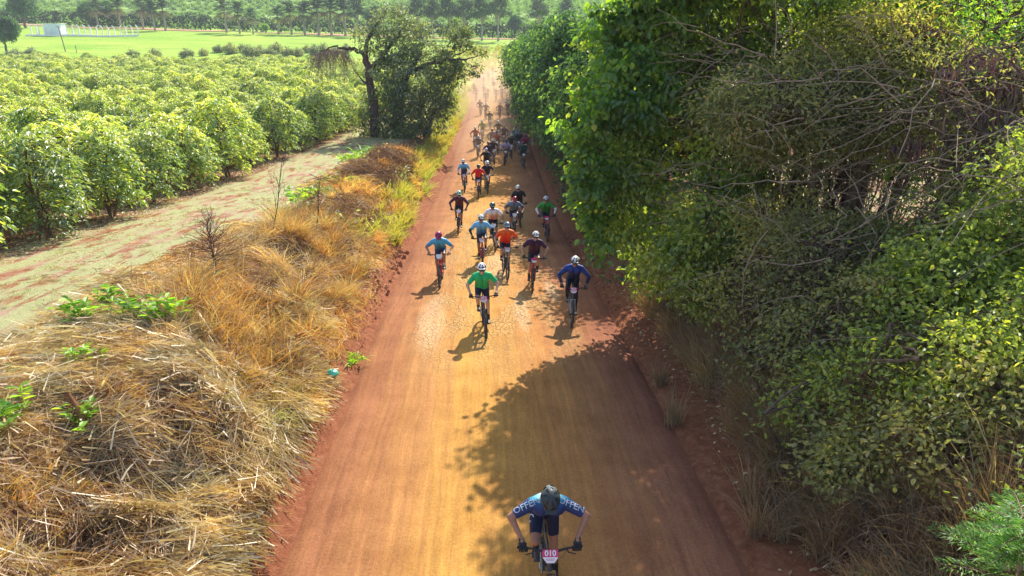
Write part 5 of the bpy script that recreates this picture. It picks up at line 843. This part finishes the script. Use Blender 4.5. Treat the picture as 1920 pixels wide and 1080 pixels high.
def text_mesh(s, size, bold=False):
    c = bpy.data.curves.new('txt', 'FONT'); c.body = s; c.size = size; c.align_x = 'CENTER'; c.align_y = 'CENTER'; c.resolution_u = 3; c.offset = .0022 if bold else .0012; c.extrude = 0.0005
    o = bpy.data.objects.new('txt', c); COL.objects.link(o); bpy.context.view_layer.update(); me = bpy.data.meshes.new_from_object(o.evaluated_get(bpy.context.evaluated_depsgraph_get())); bpy.data.objects.remove(o); return me
POSES = {
 'front': pose(hip=(-.02, .30, 1.13), chest=(0, -.07, 1.42), pitch=.8, crank=-1.35, elbow=1.15, vox=.009),
 'low': pose(hip=(0, .36, 1.07), chest=(0, -.05, 1.39), pitch=.62, crank=.9, elbow=.7),
 'up_a': pose(hip=(0, .34, 1.08), chest=(0, -.01, 1.47), pitch=.2, crank=-1.2, elbow=.78),
 'up_b': pose(hip=(0, .34, 1.08), chest=(0, -.02, 1.46), pitch=.22, crank=1.3, elbow=.85, yaw=.1),
 'up_c': pose(hip=(0, .33, 1.10), chest=(0, .0, 1.49), pitch=.14, crank=.15, elbow=.5, yaw=-.12),
 'wide': pose(hip=(0, .37, 1.12), chest=(0, -.03, 1.47), pitch=.3, crank=-1.0, elbow=.85),
}
CR = {k: cranks(P['crank']) for k, P in POSES.items()}
BIKES = []; PEOPLE = []
def rider(px, py, pose_k, label, blabel, jersey, shorts=(.02, .022, .03), helmet=(.75, .75, .75), skin_c=SK1, frame=(.05, .05, .055), long=False, tights=False, gloves=(.03, .03, .035), shoes=(.04, .04, .045), socks=(.03, .03, .03), glasses=True, plate='pink', number=None, rz=0.0, lean=0.0, far=False, sleeves=None, xyz=None, fork=None, scale=1.0):
    lean = lean or .05 * math.sin(px * 1.7); P = POSES[pose_k]; x, y, z = xyz if xyz is not None else px_ground(px, py, road=True)
    if xyz is None: y += .60 * scale; 
    z = float(road_h(x, y)) if xyz is None else z
    gz_ = (float(road_h(x, y + .56)) - float(road_h(x, y - .6))) / 1.16
    bike = empty('mountain_bike', (x, y, z - .004), 0, blabel, 'bicycle', 'mountain bikes of the race'); bike.rotation_euler = (math.atan(gz_), lean, rz); bike.scale = (scale,) * 3
    man = empty('person', (x, y, z - .004), 0, label, 'person', 'cyclists riding down the dirt road'); man.rotation_euler = bike.rotation_euler; man.scale = (scale,) * 3; bike['label'] = ' '.join(blabel.split()[:16]); man['label'] = ' '.join(label.split()[:16])
    FM = cm(frame, .35, .5, 0, 'paint'); put('frame', FRM, FM, bike); put('fork', FORK, cm(fork, .35, .5, 0, 'paint') if fork else M_BLK, bike)
    for ax in (FAX, RAX):
        w = put('wheel', RIM, M_BLK if not far else M_BLK, bike, tuple(ax), (0.3 * px, 0, 0)); put('tyre', TYRE, M_TYRE, w); 
        if not far: put('spokes', SPK, M_METAL, w)
    hb = put('handlebar', HB, M_BLK, bike); 
    if not far: put('brake_levers', LEV, M_BLK, hb)
    put('saddle', SADM, M_BLK, bike); ck = put('crank', CR[pose_k][0], M_METAL, bike); put('pedals', CR[pose_k][1], M_BLK, ck)
    if plate:
        pl = put('number_plate', PLM, M_PINK if plate == 'pink' else (M_PALEP if plate == 'pale' else M_WHITE), bike)
        if not far: put('white_panel', PLB, M_WHITE, pl)
        if number:
            tm = text_mesh(number, .088, True); o = put('race_number', tm, M_WHITE, pl); Mx = Matrix.Translation(Vector(PC)) @ Matrix(PT.tolist()).to_4x4() @ Matrix.Translation((0, -.0045, .024)) @ Euler((R(90), 0, 0)).to_matrix().to_4x4(); o.matrix_local = Mx; put('sponsor_marks', PLS, M_PINK, pl)
    SKM = skin(skin_c); put('body', P['body'], SKM, man)
    J = jersey if isinstance(jersey, bpy.types.Material) else jersey_mat(jersey); jo = put('jersey', P['jersey_long' if long else 'jersey_short'], J, man); S = shorts if isinstance(shorts, bpy.types.Material) else cm(shorts, .6, .25, 0, 'shorts')
    put('shorts' if not tights else 'tights', P['tights' if tights else 'shorts'], S, man)
    if sleeves: put('arm_warmers', P['sleeves'], cm(sleeves, .6, .25, 0, 'jersey'), man)
    G_ = cm(gloves, .6, .3, 0, 'glove'); SH = cm(shoes, .4, .4, 0, 'shoe')
    for k in ('glove_r', 'glove_l'): put('glove', P[k], G_, man)
    for k in ('shoe_r', 'shoe_l'): put('shoe', P[k], SH, man)
    if not tights:
        for k in ('sock_r', 'sock_l'): put('sock', P[k], cm(socks, .7, .2, 0, 'sock'), man)
    Mh = Matrix.Translation(Vector(P['head'])) @ Matrix(P['Hm'].tolist()).to_4x4(); Mo = Matrix.Translation((0, .0, .045)) @ Matrix.Scale(1.08, 4)
    h = put('helmet', HEL, cm(helmet, .3, .5, 0, 'helmet') if not isinstance(helmet, bpy.types.Material) else helmet, man); h.matrix_local = Mh @ Mo
    l = put('helmet_liner', LIN, M_BLK, h)
    if not far: put('strap', STR, M_BLK, h); e_ = put('eyes', EYE, M_BLK, man); e_.matrix_local = Mh
    if glasses: g = put('sunglasses', GLS, M_GLASS, man); g.matrix_local = Mh
    return man, bike, jo, h
C = dict
_jm = {}
def jersey_mat(col, acc=None):
    k = tuple(col)
    if k in _jm: return _jm[k]
    acc = acc or tuple(min(1, c * .35 + .01) for c in col); m, t, out = nt('jersey_knit'); co = objco(t); s = nd(t, 'ShaderNodeSeparateXYZ'); t.links.new(co, s.inputs[0]); ax = mth(t, 'ABSOLUTE', s.outputs[0]); w = noise(t, co, 7, 3)
    c = mixc(t, ramp(t, noise(t, co, 14, 3), [(.3, gr(0)), (.7, gr(1))]), tuple(x * .88 for x in col), tuple(min(1, x * 1.1) for x in col))
    side = mth(t, 'MULTIPLY', ramp(t, mth(t, 'ADD', ax, mth(t, 'MULTIPLY', w, .03)), [(.125, gr(0)), (.135, gr(1))]), ramp(t, s.outputs[2], [(.0, gr(1)), (1, gr(1))])); low = mth(t, 'LESS_THAN', s.outputs[2], 1.31); c = mixc(t, mth(t, 'MULTIPLY', mth(t, 'MULTIPLY', side, low), .8), c, acc)
    c = mixc(t, mth(t, 'LESS_THAN', ax, .005), c, (.02, .02, .02)); f = noise(t, mapping(t, co, (9, 9, 3.5)), 1.6, 3, .5, 0, 1.0); principled(t, out, c, .6, .25, bump=f, bs=.9, bd=.03); _jm[k] = m; return m
HB2 = multi_cloth('helmet_black_white', [(0, (.03, .03, .035)), (.55, (.03, .03, .035)), (.62, (.72, .72, .72)), (1, (.8, .8, .8))], 'Y', -.13, .16)
HW = multi_cloth('helmet_white_dark', [(0, (.05, .06, .06)), (.35, (.05, .06, .06)), (.5, (.72, .73, .72)), (1, (.82, .82, .82))], 'Z', -.03, .1)
HG = multi_cloth('helmet_charcoal_sheen', [(0, (.035, .045, .045)), (.7, (.05, .06, .06)), (1, (.14, .17, .17))], 'Y', -.13, .15)  # charcoal shell; the lighter rear is a sheen painted into the colour
J_FRONT = multi_cloth('front_jersey', [(0, (.012, .018, .07)), (.42, (.015, .03, .13)), (.72, (.012, .035, .13)), (.86, (.015, .08, .22)), (.94, (.05, .36, .50)), (1, (.42, .75, .82))], 'Z', 1.12, 1.53)
J_BLUE = multi_cloth('blue_jersey', [(0, (.015, .03, .10)), (.5, (.012, .02, .07)), (.62, (.012, .03, .16)), (1, (.015, .045, .24))], 'Z', 1.0, 1.5)
J_LB = multi_cloth('light_blue_jersey', [(0, (.03, .09, .30)), (.35, (.04, .18, .50)), (.6, (.10, .38, .68)), (1, (.18, .50, .75))], 'Z', 1.05, 1.5)
J_CY = multi_cloth('cyan_jersey', [(0, (.02, .10, .26)), (.5, (.04, .28, .50)), (1, (.10, .42, .66))], 'Z', 1.05, 1.5)
J_OR = multi_cloth('orange_jersey', [(0, (.62, .02, .01)), (.5, (.72, .03, .01)), (1, (.80, .13, .01))], 'Z', 1.1, 1.5)
J_PW = multi_cloth('pink_white_jersey', [(0, (.65, .30, .32)), (.4, (.70, .42, .42)), (.7, (.72, .70, .72)), (1, (.75, .75, .78))], 'Z', 1.1, 1.5)
J_DK = (.025, .018, .045)
# --- the leading rider, close to the camera
fx_, fy_ = px_at(1030, 1018, 6.85)[0], 7.25; fz_ = float(road_h(fx_, fy_))
man, bike, jo, hh = rider(1025, 1080, 'front', 'leading cyclist in blue cyan jersey and black helmet bending low at the picture bottom', 'leading bike with pink plate 010 at the picture bottom', J_FRONT, (.012, .016, .045), HG, SK2, (.05, .05, .055), gloves=(.02, .02, .025), number='010', xyz=(fx_, fy_, fz_), rz=.03, scale=1.05, lean=.001, fork=(.30, .16, .05), socks=(.02, .02, .02))
def decal(txt, size, jo_me, parent, o, xd, nrm_, mat, name='lettering', reach=.25):
    """lettering laid on cloth: flat text projected on to the garment"""
    tm = text_mesh(txt, size, False); bv = BVHTree.FromPolygons([v.co for v in jo_me.vertices], [p.vertices[:] for p in jo_me.polygons]); o = Vector(o); X = Vector(xd).normalized(); Z = Vector(nrm_).normalized(); Y = Z.cross(X).normalized(); X = Y.cross(Z)
    import bmesh
    bm = bmesh.new(); bm.from_mesh(tm); bmesh.ops.triangulate(bm, faces=bm.faces); bmesh.ops.subdivide_edges(bm, edges=[e for e in bm.edges if e.calc_length() > size * .25], cuts=1)
    for v in bm.verts:
        p = o + X * v.co.x + Y * v.co.y; h = bv.ray_cast(p + Z * reach, -Z, reach * 2); v.co = (h[0] + Z * .004) if h[0] is not None else p
    bm.to_mesh(tm); bm.free(); return put(name, tm, mat, parent)
PF = POSES['front']; me_j = PF['jersey_short']; M_LET = mat_plain('lettering_grey', (.62, .66, .72), .5, .3)
for s in (-1, 1):
    d = PF[s]; a0 = PF['chest'] * .55 + d['sh'] * .45; e0 = d['sh'] * .25 + d['el'] * .75; c0 = (d['sh'] * .72 + d['el'] * .28); xd = (a0 - e0) if s < 0 else (e0 - a0); decal('OFFEN', .105, me_j, jo, c0, xd, (0, -.62, .78), M_LET)
dl = PF[-1]; thc = dl['hj'] * .62 + dl['kn'] * .38
so_ = [c for c in man.children if c.name.startswith('shorts')][0]; decal('C', .13, PF['shorts'], so_, thc + np.array([-.055, 0, 0]), (.4, -.9, .2), (-.45, -.35, .8), M_WHITE, 'letter', .2)
# --- riders of the pack: contact pixel of the front wheel (x, y)
g_, b_ = (.02, .48, .16), (.03, .03, .035)
_, bk, _, hg = rider(907, 632, 'up_a', 'cyclist in plain green jersey and white helmet leading the pack behind', 'bike with pink plate 073 under the green rider', (.02, .46, .15), (.02, .022, .05), (.80, .80, .80), SK3, (.05, .05, .06), number='073', rz=.10, lean=-.03)
tm = decal('/\\/|/\\/', .040, HEL, hg, (0, -.12, .052), (1, 0, 0), (0, -.9, .42), M_BLK, 'helmet_marks', .1)
rider(1073, 613, 'wide', 'cyclist in navy long sleeved top, black tights and white helmet at the road shade', 'bike with dark pink plate 957 at the edge of the shade', J_BLUE, (.012, .014, .035), HW, SK2, (.06, .06, .065), long=True, tights=True, number='957', rz=-.04, fork=(.35, .35, .36))
rider(824, 538, 'low', 'cyclist in light blue jersey with magenta helmet on the left lane side', 'red framed bike on the left side below the magenta helmet', J_CY, (.02, .04, .14), (.42, .02, .14), SK2, (.50, .02, .03), plate='white', rz=.03, gloves=(.35, .2, .15), fork=(.5, .02, .03), socks=(.5, .5, .5))
rider(904, 502, 'up_b', 'cyclist in blue jersey with black arm warmers left of the orange rider', 'red forked bike left of the orange rider', J_LB, (.02, .022, .05), HW, SK2, (.45, .02, .03), sleeves=(.015, .015, .02), plate='pale', rz=.04, fork=(.55, .02, .03))
rider(947, 524, 'up_a', 'cyclist in bright orange red jersey behind the green rider', 'dark bike with pale plate under the orange rider', J_OR, (.02, .022, .05), (.12, .22, .32), SK1, (.05, .05, .055), plate='pale', rz=.12, lean=.04, socks=(.03, .02, .02))
rider(999, 546, 'up_b', 'cyclist in dark maroon jersey with white black helmet right of the orange rider', 'red bike with pink plate under the maroon rider', (.05, .012, .05), (.02, .015, .04), HW, SK1, (.50, .02, .04), plate='pink', rz=-.03, fork=(.25, .02, .03), scale=1.0)
rider(927, 470, 'wide', 'cyclist in pink and white jersey with dark green helmet and spread elbows', 'bike under the pink and white jersey rider', J_PW, (.015, .015, .03), (.05, .16, .12), SK2, (.30, .34, .36), plate='white', rz=.06)
rider(962, 446, 'low', 'cyclist in grey blue jersey with red helmet, head down', 'bike under the red helmeted rider', (.14, .20, .30), (.02, .025, .08), (.55, .02, .06), SK2, (.4, .4, .42), plate='white', rz=.05)
rider(975, 425, 'up_c', 'cyclist in black jersey with round white helmet behind the red helmet', 'pink toned bike behind the red helmet rider', (.02, .02, .03), (.03, .03, .05), (.85, .82, .76), SK1, (.5, .12, .16), plate='white', rz=.02)
rider(1026, 452, 'wide', 'cyclist in green jersey with white sleeves near the right road edge', 'red bike near the right road edge under the green rider', (.04, .30, .05), (.02, .022, .05), HW, SK1, (.5, .06, .12), sleeves=(.75, .75, .76), rz=.03, plate='pink')
rider(858, 438, 'wide', 'cyclist in dark maroon jersey with mint green helmet at the left edge', 'bike at the left edge under the mint helmet rider', (.09, .02, .05), (.03, .015, .04), (.35, .75, .52), SK2, (.35, .03, .05), sleeves=(.04, .03, .05), plate='white', rz=.04)
rider(896, 372, 'up_a', 'cyclist in vivid red jersey between the blue and the black rider', 'bike under the vivid red jersey', (.78, .02, .03), (.04, .03, .10), (.05, .05, .06), SK2, (.3, .02, .05), plate='pale', rz=.05)
rider(913, 364, 'up_b', 'cyclist in black jersey and white helmet right behind the red jersey', 'bike right behind the red jersey rider', (.02, .02, .035), (.02, .02, .03), (.80, .80, .82), SK3, (.25, .26, .30), plate='white', rz=.08)
rider(871, 360, 'up_c', 'cyclist in sky blue jersey with pale sleeves at the left of the middle pack', 'bike under the sky blue jersey', multi_cloth('sky_jersey', [(0, (.02, .05, .20)), (.45, (.02, .07, .26)), (.55, (.05, .35, .70)), (1, (.20, .55, .80))], 'Z', 1.05, 1.5), (.02, .03, .10), (.80, .82, .80), SK2, (.4, .05, .10), sleeves=(.55, .62, .80), plate='pale', rz=.03, fork=(.2, .3, .22))
# middle pack at the far side of the tree shade
MID = [(911, 332, 'wide', 'in black top just above the white helmet of the black rider', (.02, .015, .03), (.62, .45, .50), None), (915, 316, 'up_a', 'in purple black vest with arms spread, second row of the middle pack', (.05, .03, .09), (.04, .035, .05), (.55, .45, .42)), (926, 309, 'up_b', 'in dark maroon jersey with white helmet in the centre of the middle pack', (.06, .02, .04), (.75, .70, .66), None),
       (896, 298, 'low', 'in grey violet jersey low on the bars at the left of the middle pack', (.12, .08, .13), (.60, .45, .48), None), (890, 281, 'wide', 'in faded red jersey with mint helmet at the left of the middle pack', (.35, .06, .06), (.45, .70, .50), (.12, .04, .04)), (904, 266, 'up_c', 'in olive lime jersey at the back left of the middle pack', (.26, .36, .03), (.70, .68, .52), None),
       (924, 285, 'up_b', 'in pale mauve top behind the maroon jersey', (.22, .16, .20), (.14, .08, .07), None), (934, 290, 'wide', 'in brick red jersey at the centre of the middle pack', (.36, .08, .05), (.12, .07, .06), None), (943, 277, 'up_a', 'in dusty maroon jersey at the back right of the middle pack', (.17, .06, .09), (.62, .48, .40), None), (936, 266, 'wide', 'in brown jersey at the very back of the middle pack', (.22, .12, .06), (.75, .66, .52), None),
       (947, 310, 'up_b', 'in white and violet jersey in front in the tree shade', (.45, .42, .62), (.08, .09, .12), (.6, .55, .66)), (957, 298, 'up_a', 'in dark jersey with cream helmet in the tree shade', (.03, .05, .06), (.68, .68, .52), None), (966, 284, 'wide', 'in pale blue jersey with cream helmet furthest up the tree shade', (.26, .36, .52), (.65, .66, .52), None), (973, 290, 'up_b', 'in black jersey behind the teal rider in the tree shade', (.015, .02, .04), (.12, .18, .25), None),
       (981, 316, 'up_c', 'in dark teal jersey nearest the right verge', (.01, .09, .09), (.30, .03, .08), None), (985, 296, 'low', 'in red jersey with blue sleeve hidden behind the teal rider', (.35, .03, .07), (.25, .05, .16), (.03, .12, .45))]
for px, py, po, lb, jc, hc, sl in MID:
    rider(px, py, po, 'cyclist ' + lb, 'bike of cyclist ' + lb, jc, (.02, .02, .03), hc, SK2, (.18, .16, .18), sleeves=sl, plate='white', lean=.06 * math.sin(px * 3.1), rz=.02 + .09 * math.sin(px), far=py < 300)
FAR = [(919, 243, 'up_c', 'in dark top with white helmet leading the dusty far pack', (.05, .03, .05), (.7, .6, .5)), (901, 217, 'up_a', 'in black top at the left of the dusty far pack', (.02, .02, .04), (.10, .09, .10)), (910, 224, 'up_b', 'in grey violet top beside the black one in the dust', (.12, .10, .16), (.55, .5, .5)), (936, 225, 'wide', 'in brown top in the centre right of the dust', (.16, .08, .05), (.6, .4, .35)), (953, 222, 'up_c', 'in violet black top with bright white helmet at the right of the dust', (.08, .06, .13), (.85, .85, .85)),
       (911, 198, 'up_b', 'in green top with mint helmet in the dust', (.06, .14, .05), (.5, .6, .5)), (892, 190, 'up_a', 'in faint mauve top at the left rim of the dust', (.3, .22, .22), (.5, .42, .4)), (889, 178, 'up_c', 'in faint grey top at the left rim of the dust', (.35, .33, .32), (.5, .5, .45)), (907, 184, 'up_c', 'in grey green top in the middle of the dust', (.2, .2, .14), (.4, .35, .3)), (915, 189, 'up_b', 'in olive brown top in the middle of the dust', (.16, .13, .08), (.7, .65, .5)), (929, 190, 'up_a', 'in dark green top right of the centre of the dust', (.05, .08, .06), (.3, .25, .25)),
       (941, 188, 'wide', 'in black top bent low at the right of the dust', (.03, .02, .04), (.5, .45, .5)), (926, 173, 'up_c', 'in blue violet top in the upper dust', (.12, .10, .35), (.2, .18, .3)), (924, 164, 'up_a', 'in dark blue top in the upper dust', (.08, .06, .2), (.15, .12, .2)), (906, 163, 'up_b', 'in grey top left in the upper dust', (.2, .16, .16), (.3, .26, .25)), (916, 154, 'up_c', 'in pale grey top near the end of the dust', (.3, .26, .28), (.5, .45, .4)), (932, 160, 'wide', 'in orange brown top near the end of the dust', (.42, .2, .08), (.6, .35, .2)), (943, 162, 'up_b', 'in maroon top at the right near the end of the dust', (.22, .08, .08), (.5, .4, .35)), (947, 172, 'up_a', 'in pale pink top hugging the right verge in the dust', (.5, .38, .38), (.6, .5, .5)), (941, 176, 'up_c', 'in mauve top behind the low black one in the dust', (.16, .12, .18), (.5, .45, .5)), (924, 143, 'up_c', 'in dark green top, last visible one at the end of the dust', (.08, .12, .08), (.3, .35, .3))]
for px, py, po, lb, jc, hc in FAR:
    rider(px, py, po, 'far cyclist ' + lb, 'bike of far one ' + lb, jc, (.03, .03, .04), hc, SK2, (.12, .11, .12), plate=None, glasses=False, rz=.03 * math.sin(px * 2), far=True)
